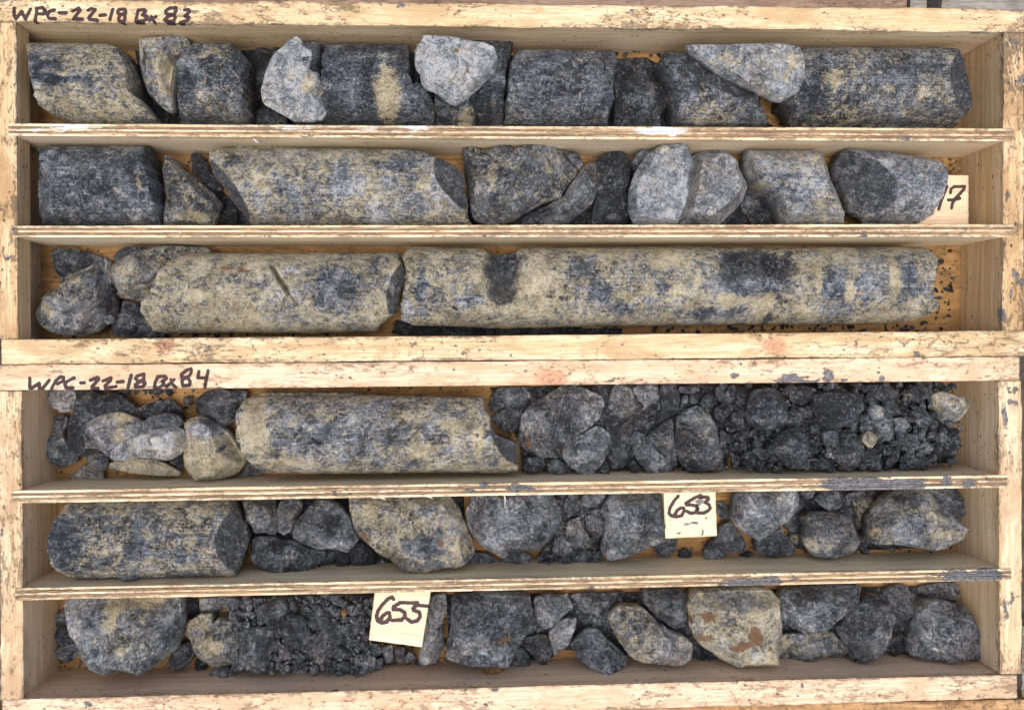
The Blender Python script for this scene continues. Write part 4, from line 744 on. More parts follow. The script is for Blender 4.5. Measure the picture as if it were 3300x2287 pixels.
for tr, lb, kw in [
 ('4M 1130,230 1200,200 1340,205 1365,260 1320,330 1220,325 1120,370 1105,330', 'dark grey stone with pale cap after the smooth core '+A84, dict(tone=.34, patch=[('4M', 1230, 270, 60, 40, .2, .15, 0)])),
 ('4M 1130,390 1200,335 1280,330 1320,360 1290,440 1270,490 1180,470 1120,410', 'round grey stone against the core end '+A84, dict(tone=.4)),
 ('4M 1370,260 1420,200 1500,195 1440,275 1360,305', 'small black chip behind the biggest brown grey stone '+A84, dict(tone=.2)),
 ('4M 1310,380 1360,310 1440,270 1560,195 1640,190 1680,205 1810,260 1825,320 1790,420 1700,470 1600,540 1560,590 1540,640 1430,640 1320,590 1285,530 1300,450', 'biggest brown grey angular stone with rusty corner '+A84, dict(tone=.38, cream=.12, H=.065, cuts=[('4M', 1640, 520, .5, .8, 40)], dark_cuts=False, patch=[('4M', 1345, 560, 30, 70, 0, .1, .6), ('4M', 1520, 340, 90, 40, 0, .1, .3), ('4M', 1780, 360, 30, 60, .1, .2, .1)])),
 ('4M 1800,430 1850,350 1920,400 1980,480 1970,560 1970,660 1920,720 1870,720 1840,650 1870,560 1860,490', 'upright slate stone beside the pale topped pointed stone '+A84, dict(tone=.38)),
 ('4M 1560,590 1600,540 1690,490 1790,440 1860,500 1870,560 1830,640 1790,700 1740,755 1700,755 1600,700 1560,650', 'pale topped grey stone pointing at the plywood divider '+A84, dict(tone=.47, z0=.012, patch=[('4M', 1690, 630, 90, 60, .1, .05, 0)])),
 ('4M 1870,195 1930,180 1990,220 2030,320 2050,370 2000,390 1900,390 1840,320', 'grey tooth shaped stone touching the lettered rail of box 84', dict(tone=.42, cream=.12)),
 ('4M 2000,210 2050,182 2150,182 2160,260 2150,380 2080,385 2050,330 2000,250', 'pale mottled block touching the lettered rail of box 84', dict(tone=.52, cream=.15)),
 ('4M 1940,400 1990,390 2070,395 2095,430 2070,470 1990,470 1940,440', 'small black pillow shaped pebble below the pale mottled block '+A84, dict(tone=.24)),
 ('4M 2090,500 2180,430 2290,380 4R 130,400 140,520 165,620 165,700 130,700 80,630 4M 2200,640 2130,570', 'slate stone wedged left of the egg shaped stone '+A84, dict(tone=.34, H=.05)),
 ('4M 1980,520 2010,480 2060,490 2120,540 2200,630 2245,690 2230,740 2110,755 2060,720 2000,620', 'slanting slate slab with pale foot '+A84, dict(tone=.38, flat=.6, z0=.01, patch=[('4M', 2140, 700, 80, 30, .2, .15, 0)])),
 ('4R 165,400 220,350 300,320 360,350 390,420 410,530 440,600 440,700 380,730 240,735 190,690 150,560', 'large egg shaped grey stone '+A84, dict(tone=.36, cream=.08, H=.065, flat=.7, patch=[('4R', 300, 480, 60, 90, .08, 0, 0), ('4R', 360, 500, 30, 60, 0, .35, 0)])),
 ('4R 470,480 500,420 560,500 600,560 625,640 620,690 510,730 490,640 470,560', 'narrow leaning grey stone beside the egg shaped stone '+A84, dict(tone=.42, cream=.1, flat=.6)),
 ('4R 60,215 150,190 170,260 180,310 130,350 80,350 60,290', 'blue grey upright pebble by the rail before the crushed rock '+A84, dict(tone=.36)),
 ('4R 1740,250 1800,230 1900,250 1960,310 1960,350 1890,420 1830,435 1780,400 1745,320', 'rough pale tan stone on crushed rock against the end board '+A84, dict(tone=.62, cream=.42, crumb=.5, z0=.03, H=.04)),
 ('4R 1310,500 1350,470 1400,510 1390,560 1350,585 1310,540', 'small cream stone lying on dark crushed rock '+A84, dict(tone=.62, cream=.6, z0=.045, H=.02)),
 ('4R 1350,340 1380,310 1440,330 1490,400 1500,500 1460,540 1400,520 1350,430', 'grey stone with cream patch on dark crushed rock '+A84, dict(tone=.38, z0=.03, H=.035, patch=[('4R', 1420, 370, 40, 26, .15, .6, 0)])),
 ('4R 1140,580 1230,500 1290,500 1330,590 1330,650 1280,700 1200,730 1130,650', 'dark pyramid shaped stone on crushed rock '+A84, dict(tone=.3, z0=.02, H=.05, crumb=.5)),
 ('4R 600,280 640,220 760,205 830,290 840,380 820,440 740,480 620,450 580,380', 'large dark muddy lump by the rail in crushed rock '+A84, dict(tone=.24, z0=.032, H=.045, crumb=.6, flat=.6, patch=[('4R', 680, 415, 16, 16, 0, 0, .9)])),
 ('4R 740,560 800,480 880,450 950,490 960,560 1050,600 960,640 930,710 850,710 780,630 720,600', 'large dark muddy lump by the divider in crushed rock '+A84, dict(tone=.24, z0=.03, H=.048, crumb=.6, flat=.6)),
 ('4R 1000,250 1150,230 1280,240 1310,320 1220,430 1120,470 1050,440 1000,350', 'broad black muddy lump in the middle of the crushed rock '+A84, dict(tone=.2, z0=.032, H=.045, crumb=.7, flat=.6)),
 ('4R 1720,480 1880,450 1900,560 1870,640 1780,600', 'black muddy lump below the rough tan stone '+A84, dict(tone=.2, z0=.015, H=.04, crumb=.7)),
 ('4R 1500,400 1560,390 1590,440 1570,490 1510,480', 'small blue grey pebble beside the cream patched stone '+A84, dict(tone=.47, z0=.045, H=.02)),
 ('4R 1450,600 1490,560 1535,580 1520,650 1480,710 1440,690', 'small upright grey pebble near the divider in crushed rock '+A84, dict(tone=.46, cream=.15, z0=.02, H=.03)),
 ]:
    rock(tr, lb, **kw)
LBL4 = 'small dark pebble among the crushed rock '+A84; GR4 = 'pebbles in the crushed rock of box 84'
for s in '''4M 1310,640 1440,640 1460,680 1430,730 1330,735;4M 1460,680 1520,640 1600,700 1640,745 1530,755 1480,735;4M 1790,720 1830,660 1860,700 1850,745 1770,752;4M 1960,690 2000,650 2060,720 2000,740;4M 2170,195 2250,182 2290,240 2280,300 2270,345 2180,350;4R 170,205 270,188 300,230 250,250 180,240;4R 300,290 340,250 380,260 380,330 310,330;4R 190,265 230,255 225,300 190,310;4R 235,260 290,250 290,300 250,310;4R 400,205 520,188 540,280 500,330 440,310 400,260;4R 390,330 480,300 490,340 440,440 400,400;4R 1640,580 1700,540 1750,580 1720,620 1650,620;4R 1550,640 1640,610 1750,650 1730,715 1570,705;4R 1550,500 1640,490 1650,580 1590,620 1540,560;4R 1600,350 1700,330 1740,440 1650,460;4R 950,650 1080,640 1140,720 960,730;4R 1340,640 1430,620 1420,725 1290,730;4R 910,330 990,320 1000,400 930,390;4R 1360,245 1480,195 1540,260 1440,300;4R 1560,245 1650,185 1720,225 1690,290 1600,290;4R 1200,420 1250,380 1280,420 1260,460 1200,450;4R 500,370 570,320 590,380 540,440 490,420;4R 640,560 720,600 740,640 690,660 630,620;4R 1290,380 1350,360 1360,440 1300,450;4R 850,230 940,190 1000,230 960,310 870,300;4R 850,350 910,340 940,420 870,440;4R 1060,480 1150,470 1160,560 1080,580;4R 1160,470 1230,460 1220,510 1170,530;4R 1330,240 1350,190 1400,190 1380,240;4R 1430,320 1520,310 1540,380 1480,390;4R 430,470 465,480 465,580 430,570;4M 2100,400 2150,385 2180,420 2110,440'''.split(';'):
    cx, cy = px(s).mean(0)
    LBL4 = ('small dark pebble between the loose stones ' if cx < 2345 else 'small dark pebble in the muddy bed near the rail ' if cy < 1320 else 'small dark pebble in the muddy bed near the divider ' if cy > 1440 else 'small dark pebble in the middle of the muddy bed ')+A84
    GR4 = 'pebbles '+LBL4[18:]
    rock(s, LBL4, RNG.uniform(.2, .4), 0.0, crumb=.4, group=GR4, z0=.012 if cx < 2345 else .031, H=.03)
rock('4R 1080,600 1130,595 1125,650 1090,660', 'tiny pale chip beside the dark pyramid shaped stone '+A84, .6, .3, z0=.035, H=.014)
rock('4R 430,700 480,690 490,725 440,735', 'tiny pale chip at the foot of the egg shaped stone '+A84, .6, .3, z0=.008, H=.012)
# box 84, middle row
rock('5L 370,330 400,280 430,215 560,180 1000,170 1500,165 1590,175 1610,230 1670,350 1690,420 1680,520 1640,620 1600,692 1300,706 960,702 540,716 520,690 440,650 370,600 330,520 330,420', 'long tan streaked core with dark rough ends '+E84, .42, .45, True, rough=1.3, cuts=[('5L', 1440, 380, 1, -.05, 46)], pits=[('5L', 560, 360, 12, 30, .003), ('5L', 820, 345, 14, 24, .004)],
     patch=[('5L', 420, 500, 130, 200, -.25, -.5, 0, .6), ('5L', 640, 330, 60, 40, -.15, -.3, 0), ('5L', 930, 530, 90, 120, .02, -.5, 0), ('5L', 900, 380, 60, 60, 0, -.4, 0), ('5L', 1200, 420, 200, 16, -.15, -.25, 0), ('5L', 1100, 350, 160, 14, -.15, -.25, 0), ('5L', 1250, 560, 200, 12, -.12, -.2, 0), ('5L', 650, 640, 120, 40, -.1, -.1, 0), ('5L', 800, 500, 40, 40, .1, .35, 0), ('5L', 1250, 640, 300, 50, 0, .1, .1)])
rock('5L 775,690 850,645 960,640 950,700 910,745 820,735', 'small dark pointed chip lodged between tan core and divider '+E84, .36, H=.03, z0=.05)
rock('5L 1630,175 1850,180 1870,300 1870,400 1860,420 1720,410 1690,350 1650,260', 'blue grey square chunk beside the tan streaked core '+E84, .46, .08, H=.055, flat=.6)
rock('5L 1870,260 1900,170 2000,170 2045,240 2000,330 1960,410 1900,440 1870,400', 'grey pointed chunk beside the square blue grey chunk '+E84, .42, .05, H=.055, flat=.6)
rock('5L 1685,550 1700,440 1860,430 1900,460 1980,450 2100,520 2200,540 2190,590 2100,660 1990,690 1870,690 1770,650 1700,590', 'dark half disc of slate below the square chunk '+E84, .3, .02, H=.048, flat=.4, patch=[('5L', 1700, 580, 30, 40, .2, .2, 0)])
rock('5M 0,490 140,480 160,550 60,590 0,612', 'black chip under the rough white flecked stone '+E84, .16, H=.03)
rock('5M 150,560 190,500 240,520 245,590 170,615', 'small black upright chip by the divider '+E84, .2, H=.03)
rock('5M 240,500 300,430 400,500 410,560 360,590 260,590', 'black crumbly chip left of the big tan stone '+E84, .18, H=.03, crumb=.6)
rock('5L 1980,420 2000,330 2080,240 2130,200 2240,190 5M 110,180 190,220 240,280 260,350 300,420 260,470 230,505 180,480 100,475 30,480 5L 2140,520 2080,500 2000,460', 'rough dark stone with frosty pale patches '+E84, .4, .04, H=.06, z0=.015, crumb=.7, patch=[('5M', 110, 330, 80, 80, -.18, 0, 0), ('5L', 2030, 420, 60, 60, .2, 0, 0), ('5M', 220, 450, 40, 40, .2, 0, 0), ('5M', 50, 220, 40, 30, .1, .3, 0)])
rock('5M 240,150 330,130 600,120 850,130 920,220 960,320 1000,420 1020,490 960,560 880,590 740,615 600,605 520,545 420,500 340,420 270,350 250,260', 'big tan and grey rounded core block with rusty edge '+E84, .44, .42, H=.078, flat=.45, cuts=[('5M', 700, 540, -.05, 1, 38)], dark_cuts=False, patch=[('5M', 680, 450, 160, 90, .02, -.45, 0), ('5M', 380, 260, 120, 100, .05, .2, 0), ('5M', 920, 470, 60, 100, .1, .25, 0), ('5M', 330, 420, 90, 60, 0, 0, .5), ('5M', 790, 420, 40, 50, 0, 0, .5), ('5M', 700, 230, 100, 60, -.05, -.3, 0), ('5M', 700, 570, 200, 40, 0, -.2, .15)])
rock('5M 960,250 1000,150 1100,120 1300,105 1480,120 1540,200 1560,290 1510,370 1450,440 1400,480 1330,480 1230,490 1190,520 1080,470 1010,400 970,330', 'big crumbly grey boulder under the muddy divider edge '+E84, .42, .02, H=.075, crumb=1.0, flat=.7, patch=[('5M', 1220, 330, 120, 70, .12, 0, 0), ('5M', 1080, 400, 60, 60, .1, 0, 0)])
rock('5M 1830,190 1870,130 2080,105 2150,120 2160,230 2190,340 2190,410 2110,450 1960,520 1840,545 1800,500 1810,420 1830,300 1795,250', 'grey four sided stone left of the 653 block', .42, .04, H=.07, flat=.55, crumb=.3)
def cx_(s): return 1800 < px(s)[:,0].mean() < 1930 and px(s)[:,1].mean() < 1800
LBL5 = 'small grey pebble piled between boulder and four sided stone '+E84; GR5 = 'pebbles in the row of block 653'
for s in '''5M 950,590 1010,500 1100,500 1180,560 1170,630 1060,640;5M 1180,560 1220,500 1300,490 1370,510 1360,600 1310,640 1200,630;5M 1370,590 1400,540 1450,480 1500,440 1520,480 1470,560 1440,620 1400,640;5M 1490,590 1530,540 1565,560 1555,610 1510,612;5M 1510,420 1560,390 1610,420 1630,490 1570,540 1500,500;5M 1565,560 1600,510 1640,530 1630,580 1580,585;5M 1660,500 1700,480 1745,510 1720,580 1660,575;5M 1700,280 1740,260 1820,290 1810,390 1770,415 1710,360;5M 1600,300 1680,270 1700,360 1740,420 1730,470 1620,460 1570,380;5M 1560,220 1600,130 1665,130 1650,270 1590,260;5M 1680,140 1820,120 1830,170 1740,220 1680,210;5M 1740,500 1800,490 1810,550 1760,570;5M 390,580 440,530 470,560 430,595;5M 1490,360 1540,330 1590,380 1540,410'''.split(';'):
    rock(s, LBL5 if '5M 390' not in s else 'tiny black pebble at the foot of the big tan stone '+E84, RNG.uniform(.34, .48), .03, crumb=.35, group=GR5 if '5M 390' not in s else None, z0=.017 if cx_(s) else .002)
for tr, lb, kw in [
 ('5R 20,450 60,420 160,400 150,490 100,525 40,520', 'dark pebble peeping from under the 653 block', dict(tone=.3, H=.025)),
 ('5R 165,520 200,470 250,490 250,520 180,545', 'small black chip alone on bare floor by the 653 block', dict(tone=.22, H=.014)),
 ('5R 405,190 450,185 485,230 480,300 430,290 400,240', 'grey pebble between the 653 block and pale stone', dict(tone=.38)),
 ('5R 500,260 520,140 580,90 880,90 910,160 905,220 850,280 780,330 660,415 600,400 530,340 495,290', 'pale grey streaky stone right of the 653 block', dict(tone=.5, cream=.12, H=.06, z0=.012, flat=.55)),
 ('5R 400,420 440,330 490,310 540,370 590,440 570,490 480,510 420,560 360,565 335,530 345,470', 'grey pointed stone on bare floor right of the 653 block', dict(tone=.42, H=.045, patch=[('5R', 400, 530, 40, 30, .2, 0, 0)])),
 ('5R 640,450 700,390 820,350 870,430 900,520 780,530 660,510', 'grey roof shaped stone below the pale streaky stone '+E84, dict(tone=.44, cream=.06, H=.045)),
 ('5R 930,280 1000,250 1130,250 1230,280 1260,360 1270,430 1240,500 1100,540 1000,520 950,450 960,360', 'boxy grey stone with cream lower half '+E84, dict(tone=.44, cream=.15, H=.065, cuts=[('5R', 1080, 400, 0, 1, 30)], dark_cuts=False, patch=[('5R', 1050, 470, 110, 60, .08, .35, 0)])),
 ('5R 1010,170 1060,120 1140,95 1180,170 1170,220 1110,250 1050,215', 'dark grey stone with pale wedge under the divider edge '+E84, dict(tone=.36, z0=.015, patch=[('5R', 1110, 200, 30, 30, .25, .1, 0)])),
 ('5R 820,310 920,190 990,180 990,250 920,300 930,350 880,380 830,360', 'dark bumpy stone between pale streaky stone and boxy stone '+E84, dict(tone=.34, crumb=.5)),
 ('5R 1240,170 1330,150 1380,180 1370,260 1340,300 1300,320 1270,250', 'tan speckled stone behind the largest mottled stone '+E84, dict(tone=.42, cream=.38)),
 ('5R 1180,200 1220,190 1270,260 1300,330 1270,350 1240,280', 'narrow dark sliver beside the tan speckled stone '+E84, dict(tone=.33)),
 ('5R 1640,60 1860,70 1920,170 1935,250 1930,330 1850,300 1760,260', 'dark rounded stone against the end board '+E84, dict(tone=.34, cream=.05, H=.06)),
 ('5R 1340,300 1400,220 1480,150 1560,95 1700,100 1750,180 1830,250 1920,330 1965,360 1960,400 1900,430 1820,470 1700,475 1500,440 1330,440 1350,360', 'largest mottled white and slate stone by the end board '+E84, dict(tone=.5, cream=.3, H=.07, z0=.006, flat=.55, patch=[('5R', 1600, 170, 120, 60, -.22, -.2, 0), ('5R', 1420, 270, 60, 90, -.05, .1, 0), ('5R', 1850, 400, 90, 40, .15, .25, 0), ('5R', 1600, 330, 80, 60, .05, -.2, 0), ('5R', 1400, 400, 80, 40, .1, .3, 0)])),
 ('5R 920,130 1010,95 1010,150 960,170', 'small grey pebble by the divider above the boxy stone '+E84, dict(tone=.45, z0=.01)),
 ('5R 850,390 910,385 905,450 870,440', 'tiny tan chip left of the boxy stone '+E84, dict(tone=.5, cream=.5, H=.016)),
 ('5R 1290,470 1340,480 1355,522 1310,522', 'tiny grey chip right of the boxy stone by the divider '+E84, dict(tone=.46, H=.014)),
 ('5R 520,540 600,490 640,505 560,552', 'small black chip between pointed and roof shaped stones '+E84, dict(tone=.2, H=.016)),
 ('5R 1380,150 1480,110 1530,110 1430,200 1385,230', 'small dark stone under the divider behind the mottled stone '+E84, dict(tone=.32)),
 ('5R 1200,150 1290,100 1330,130 1300,155 1220,190', 'small muddy stone under the divider by the tan speckled stone '+E84, dict(tone=.34, z0=.01)),
 ]:
    rock(tr, lb, **kw)
# box 84, row of block 655
rock('6L 440,180 470,120 660,90 1225,90 1232,250 1220,380 1200,460 1120,520 1050,580 940,630 840,605 740,630 640,590 580,520 550,440 470,350', 'largest grey boulder with cream cap near the end board '+F84, .43, .2, H=.085, flat=.5, crumb=.45, patch=[('6L', 740, 250, 60, 130, .08, .55, 0), ('6L', 950, 170, 230, 60, .02, .45, 0), ('6L', 640, 430, 60, 40, .05, .3, 0), ('6L', 840, 470, 30, 40, .1, .45, 0), ('6L', 560, 230, 70, 120, -.06, -.2, 0)])
for tr, lb, kw in [
 ('6L 370,225 440,200 470,290 380,330', 'small grey block stacked above the striped dark chip '+F84, dict(tone=.42, cream=.1)),
 ('6L 375,340 460,310 560,420 540,470 430,450 380,420', 'small striped dark chip between end board and boulder '+F84, dict(tone=.26)),
 ('6L 355,490 420,450 520,430 560,490 460,560 400,560', 'grey brick shaped chip at the foot of the end board '+F84, dict(tone=.42, cream=.12, H=.025)),
 ('6L 1240,130 1330,125 1340,250 1240,275', 'narrow dark stone between boulder and pale blue stone '+F84, dict(tone=.27)),
 ('6L 1340,130 1540,110 1545,190 1470,210 1430,235 1350,225', 'pale blue grey stone under the divider edge '+F84, dict(tone=.5)),
 ('6L 1510,230 1600,205 1610,262 1530,275', 'small dark chip in the hollow above the cream stone '+F84, dict(tone=.26, z0=.012)),
 ('6L 1120,560 1180,450 1280,430 1310,490 1290,560 1220,620 1140,600', 'dark round pebble between boulder and cream stone '+F84, dict(tone=.3, H=.04)),
 ('6L 1310,540 1380,560 1390,612 1320,618', 'small grey pebble below the cream stone '+F84, dict(tone=.36, H=.02)),
 ('6L 1405,650 1430,620 1530,590 1590,620 1580,655 1440,685', 'grey brick shaped chip lodged against the plain rail of box 84', dict(tone=.42, cream=.12, H=.022, z0=.02)),
 ('6L 1240,310 1330,250 1420,240 1430,300 1480,260 1600,290 1645,320 1620,420 1610,510 1550,580 1440,610 1380,580 1340,500 1250,400', 'cream and grey faceted stone beside the boulder '+F84, dict(tone=.5, cream=.38, H=.06, cuts=[('6L', 1420, 440, -.5, 1, 34)], dark_cuts=False, patch=[('6L', 1420, 450, 130, 60, .1, .35, 0), ('6L', 1330, 310, 70, 50, 0, .2, 0), ('6L', 1560, 370, 60, 80, 0, -.25, 0)])),
 ('6L 1640,330 1750,310 1850,370 1830,480 1820,600 1760,640 1650,610 1560,570 1620,500', 'large crumbly grey lump in crushed rock next to cream stone '+F84, dict(tone=.38, crumb=1.1, H=.06, z0=.01, flat=.7)),
 ('6L 1700,200 1900,125 1960,210 1880,260 1850,330 1740,260', 'crumbly grey lump under divider in crushed rock '+F84, dict(tone=.38, crumb=1.1, z0=.024, H=.05, flat=.7)),
 ('6L 1860,280 1940,230 2060,260 2100,400 2060,480 1920,400', 'crumbly grey lump in the centre of the crushed rock '+F84, dict(tone=.37, crumb=1.1, z0=.024, H=.05, flat=.7)),
 ('6M 0,220 120,200 210,330 150,420 60,540 0,520 6L 2120,480 2100,420 2180,330', 'crumbly dark lump below the brown crumb in crushed rock '+F84, dict(tone=.37, crumb=1.2, z0=.018, H=.055, flat=.7)),
 ('6M 210,290 230,180 320,160 340,260 330,360 290,410 220,380', 'smooth dark grey oval stone beside the 655 block', dict(tone=.34, H=.06)),
 ('6M 745,110 840,95 845,200 815,250 825,420 790,500 700,525 670,510 690,330 710,200', 'tall pale grey sliver right of the 655 block', dict(tone=.46, cream=.2, H=.06, flat=.6)),
 ('6M 870,190 880,95 1050,80 1360,95 1370,180 1410,300 1330,350 1270,420 1220,530 1100,530 950,510 830,470 850,380 870,280', 'wide crumbly grey boulder with rusty pocket '+F84, dict(tone=.38, H=.075, crumb=.9, flat=.6, pits=[('6M', 1210, 375, 60, 20, .002)], patch=[('6M', 1210, 375, 60, 24, 0, .2, 1.0, -1.0), ('6M', 1130, 440, 120, 60, .08, 0, 0), ('6M', 1230, 315, 12, 12, 0, 0, .9)])),
 ('6M 1380,120 1450,95 1590,95 1630,170 1560,220 1500,290 1430,310 1390,250', 'dark stone with white lower face under the divider '+F84, dict(tone=.38, z0=.01, patch=[('6M', 1450, 230, 50, 40, .2, .1, 0)])),
 ('6M 1470,330 1560,240 1645,230 1640,290 1600,390 1500,470 1490,400', 'pale triangular slab leaning on a dark chip '+F84, dict(tone=.52, cream=.15, z0=.012, flat=.5)),
 ('6M 1330,370 1400,340 1470,350 1500,420 1480,490 1410,520 1380,470 1330,420', 'grey rust tinged stone left of the pale triangular slab '+F84, dict(tone=.4, H=.04, patch=[('6M', 1450, 360, 20, 30, 0, 0, .7)])),
 ('6M 1220,500 1250,440 1320,425 1360,480 1360,530 1280,555 1220,540', 'small dark round stone near the brown mud clump '+F84, dict(tone=.27, H=.035, crumb=.5)),
 ('6M 1595,400 1700,320 1780,310 1850,380 1970,490 1960,520 1900,570 1820,600 1740,570 1660,500 1640,440', 'blue grey kite shaped stone resting on the plain rail side of box 84', dict(tone=.4, H=.05, z0=.008, flat=.7, crumb=.4)),
 ('6M 1600,90 1780,75 1800,180 1830,220 1770,270 1690,200', 'dark grey wedge under the divider beyond the white faced stone '+F84, dict(tone=.36)),
 ('6M 1780,85 1950,75 1920,150 1860,200 1800,190', 'dark grey lump under the divider above the cream oval stone '+F84, dict(tone=.34)),
 ('6M 2050,140 2070,60 6R 200,60 215,180 220,260 200,310 120,300 40,230 6M 2160,250 2090,190', 'slate blue block between cream oval stone and rusty block '+F84, dict(tone=.37, H=.065, flat=.6)),
 ('6M 1840,240 1920,160 2040,165 2120,220 2190,310 6R 60,270 110,320 220,360 255,400 245,470 180,520 0,520 6M 2050,510 1990,480 1920,400 1880,330', 'cream and grey oval stone beside the rusty block '+F84, dict(tone=.5, cream=.35, H=.06, z0=.012, flat=.6, patch=[('6R', 190, 495, 16, 12, 0, 0, .9), ('6R', 130, 430, 80, 60, -.1, -.2, 0)])),
 ('6R 215,150 260,75 480,60 740,60 780,120 800,250 790,350 770,450 770,530 750,548 560,530 460,515 340,430 270,370 240,300 230,200', 'pale cream block splashed with rusty brown patches '+F84, dict(tone=.56, cream=.5, H=.08, flat=.4, cuts=[('6R', 560, 480, -.1, 1, 40)], dark_cuts=False, patch=[('6R', 630, 330, 60, 90, 0, 0, 1.00), ('6R', 560, 400, 80, 40, 0, 0, 0.90), ('6R', 340, 365, 70, 40, 0, .1, .65), ('6R', 360, 230, 100, 50, 0, 0, 0.75), ('6R', 260, 270, 24, 50, 0, 0, 0.85), ('6R', 520, 420, 40, 24, 0, 0, 0.95), ('6R', 720, 410, 30, 26, 0, 0, 0.75), ('6R', 560, 140, 200, 60, 0, -.25, 0), ('6R', 650, 510, 120, 30, .1, .2, 0)])),
 ('6R 780,120 830,65 1000,40 1290,20 1270,120 1220,190 1130,260 1080,310 940,325 860,290 810,250', 'blue grey half round slab right of the rusty block '+F84, dict(tone=.41, H=.06, flat=.5)),
 ('6R 790,410 800,360 880,340 1010,320 1130,330 1180,380 1225,430 1215,490 1180,530 1100,525 900,505 800,490', 'cream streaked stone below the blue half round slab '+F84, dict(tone=.44, cream=.25, H=.045, patch=[('6R', 850, 420, 50, 50, .1, .3, 0)])),
 ('6R 1430,70 1520,30 1590,40 1630,130 1645,220 1620,330 1580,370 1540,280 1490,220 1470,130', 'brownish curved stone behind the smooth slate wedge '+F84, dict(tone=.4, cream=.1)),
 ('6R 1440,430 1500,340 1560,340 1590,480 1500,480', 'dark chip between slate wedge and square end stone '+F84, dict(tone=.28, H=.03)),
 ('6R 1150,300 1200,230 1280,150 1350,90 1430,100 1480,200 1490,270 1480,350 1430,430 1370,490 1320,505 1230,500 1240,440 1190,380', 'smooth slate wedge standing beside the cream streaked stone '+F84, dict(tone=.4, H=.065, flat=.4, faces=5, cuts=[('6R', 1290, 320, -1, .35, 40)], dark_cuts=False)),
 ('6R 1650,50 1760,20 1900,20 1905,100 1880,140 1780,120 1670,130', 'grey stone in the corner behind the square end stone '+F84, dict(tone=.4)),
 ('6R 1590,440 1600,350 1650,180 1700,140 1800,125 1880,150 1960,180 1990,260 2010,350 2025,490 1980,510 1850,505 1700,480 1600,465', 'large squarish brown grey stone against the end board '+F84, dict(tone=.38, cream=.1, H=.065, flat=.6, patch=[('6R', 1775, 430, 18, 14, .4, .4, 0), ('6R', 1640, 400, 40, 60, -.05, .1, 0)])),
 ('6R 270,400 340,440 440,505 300,500 240,470', 'dark chip under the rusty block '+F84, dict(tone=.24, H=.03)),
 ('6R 1380,60 1430,70 1470,150 1440,160 1350,85', 'thin dark stone edge above the smooth slate wedge '+F84, dict(tone=.32)),
 ]:
    rock(tr, lb, **kw)
LBL6 = 'small grey pebble around the crushed rock left of the 655 block'; GR6 = 'pebbles in the crushed rock by block 655'
for s in '''6L 1830,460 1930,430 1970,500 1960,590 1830,600;6L 1980,560 2040,530 2090,560 2060,650 1985,640;6L 2090,560 2160,550 2180,600 2100,640;6L 1980,200 2100,130 2200,180 2160,230 2000,240;6M 100,150 170,95 220,160 190,210 120,190;6M 260,130 330,90 380,140 370,200 320,160;6M 100,560 140,490 230,460 260,530 200,600 140,600;6M 245,560 280,480 340,450 405,480 400,560 360,620 260,620;6M 340,390 420,400 450,450 400,480 350,440;6M 400,500 450,480 450,550 400,560;6M 0,560 80,540 70,575 0,595;6M 440,420 510,400 515,500 470,530;6M 520,430 580,420 580,490 540,525;6M 570,510 610,440 660,480 600,520;6L 1890,590 1960,580 1970,630 1900,640;6L 1560,110 1680,100 1700,190 1600,190;6L 2210,160 2290,120 2300,190 2240,220'''.split(';'):
    rock(s, LBL6, RNG.uniform(.34, .46), .02, crumb=.6, group=GR6, z0=.02)
rock('6M 1066,560 1100,520 1185,520 1200,570 1150,600 1095,606', 'brown fibrous mud clump by the plain rail of box 84', .3, H=.03, z0=.02, crumb=1.0, name='mud_clump', cat='mud', mat=MUD)
rock('6M 185,195 210,180 230,205 215,240 195,225', 'small brown mud crumb lying on grey crushed rock', .3, H=.014, z0=.05, crumb=.8, name='mud_clump', cat='mud', mat=MUD)

# crushed rock: beds and loose crumbs
heap('3M 530,520 1100,575 1930,570 1930,612 560,618 500,600', 'dark dust and crumbs plus painted gap shade beside the longest core', .0045, .16, 50, amp=.005)  # blue-black crumbs; the dark strip also paints in the shade of the narrow gap
heap('1L 900,330 1300,330 1990,330 1M 0,300 2100,360 1R 700,700 1R 760,800 1M 0,800 1L 1000,850', 'dark crumbled rock under the pieces by the box 83 lettering rail', .008, .16, 55, amp=.004)
heap('2L 1090,480 1400,420 1700,650 2M 960,500 2000,300 2R 600,300 1000,690 0,690 2L 1110,730', 'dark crumbled rock on the floor of the box 83 middle row', .007, .16, 56, amp=.004)
heap('6M 840,100 2300,80 6R 1900,40 1900,400 1600,470 250,480 6M 1900,480 1560,440 1480,500 860,520', 'dark crumbled rock under the stones right of the 655 block', .010, .2, 57, amp=.004)
heap('5L 1640,180 2303,180 5M 950,150 960,560 500,590 0,600 5L 1720,620', 'dark crumbled rock under the stones left of the grey boulder', .009, .18, 58, amp=.004)
heap('5R 900,110 1900,110 1880,470 1350,490 900,480 840,330', 'grey crumbled rock under the stones near the end board', .009, .24, 59, amp=.004)
heap('4R 440,195 1860,180 1900,300 1890,690 1500,720 700,725 560,720 470,560', 'dark muddy crushed rock bed filling the lettered end row of box 84', .038, .2, 51)
heap('6L 1500,120 2303,110 6M 390,110 380,420 330,600 100,600 0,560 6L 1900,620 1560,600 1600,350', 'grey crushed rock bed beside the 655 block', .034, .33, 52)
heap('5M 1480,150 1830,120 1830,300 1790,560 1500,600 1390,560 1480,430', 'grey crushed rock between boulder and four sided stone', .02, .33, 53, amp=.005)
heap('4M 1110,210 2303,180 4R 560,190 480,700 0,720 4M 1310,740 1300,560', 'dark crushed rock beneath the loose stones of box 84', .014, .22, 54, amp=.004)
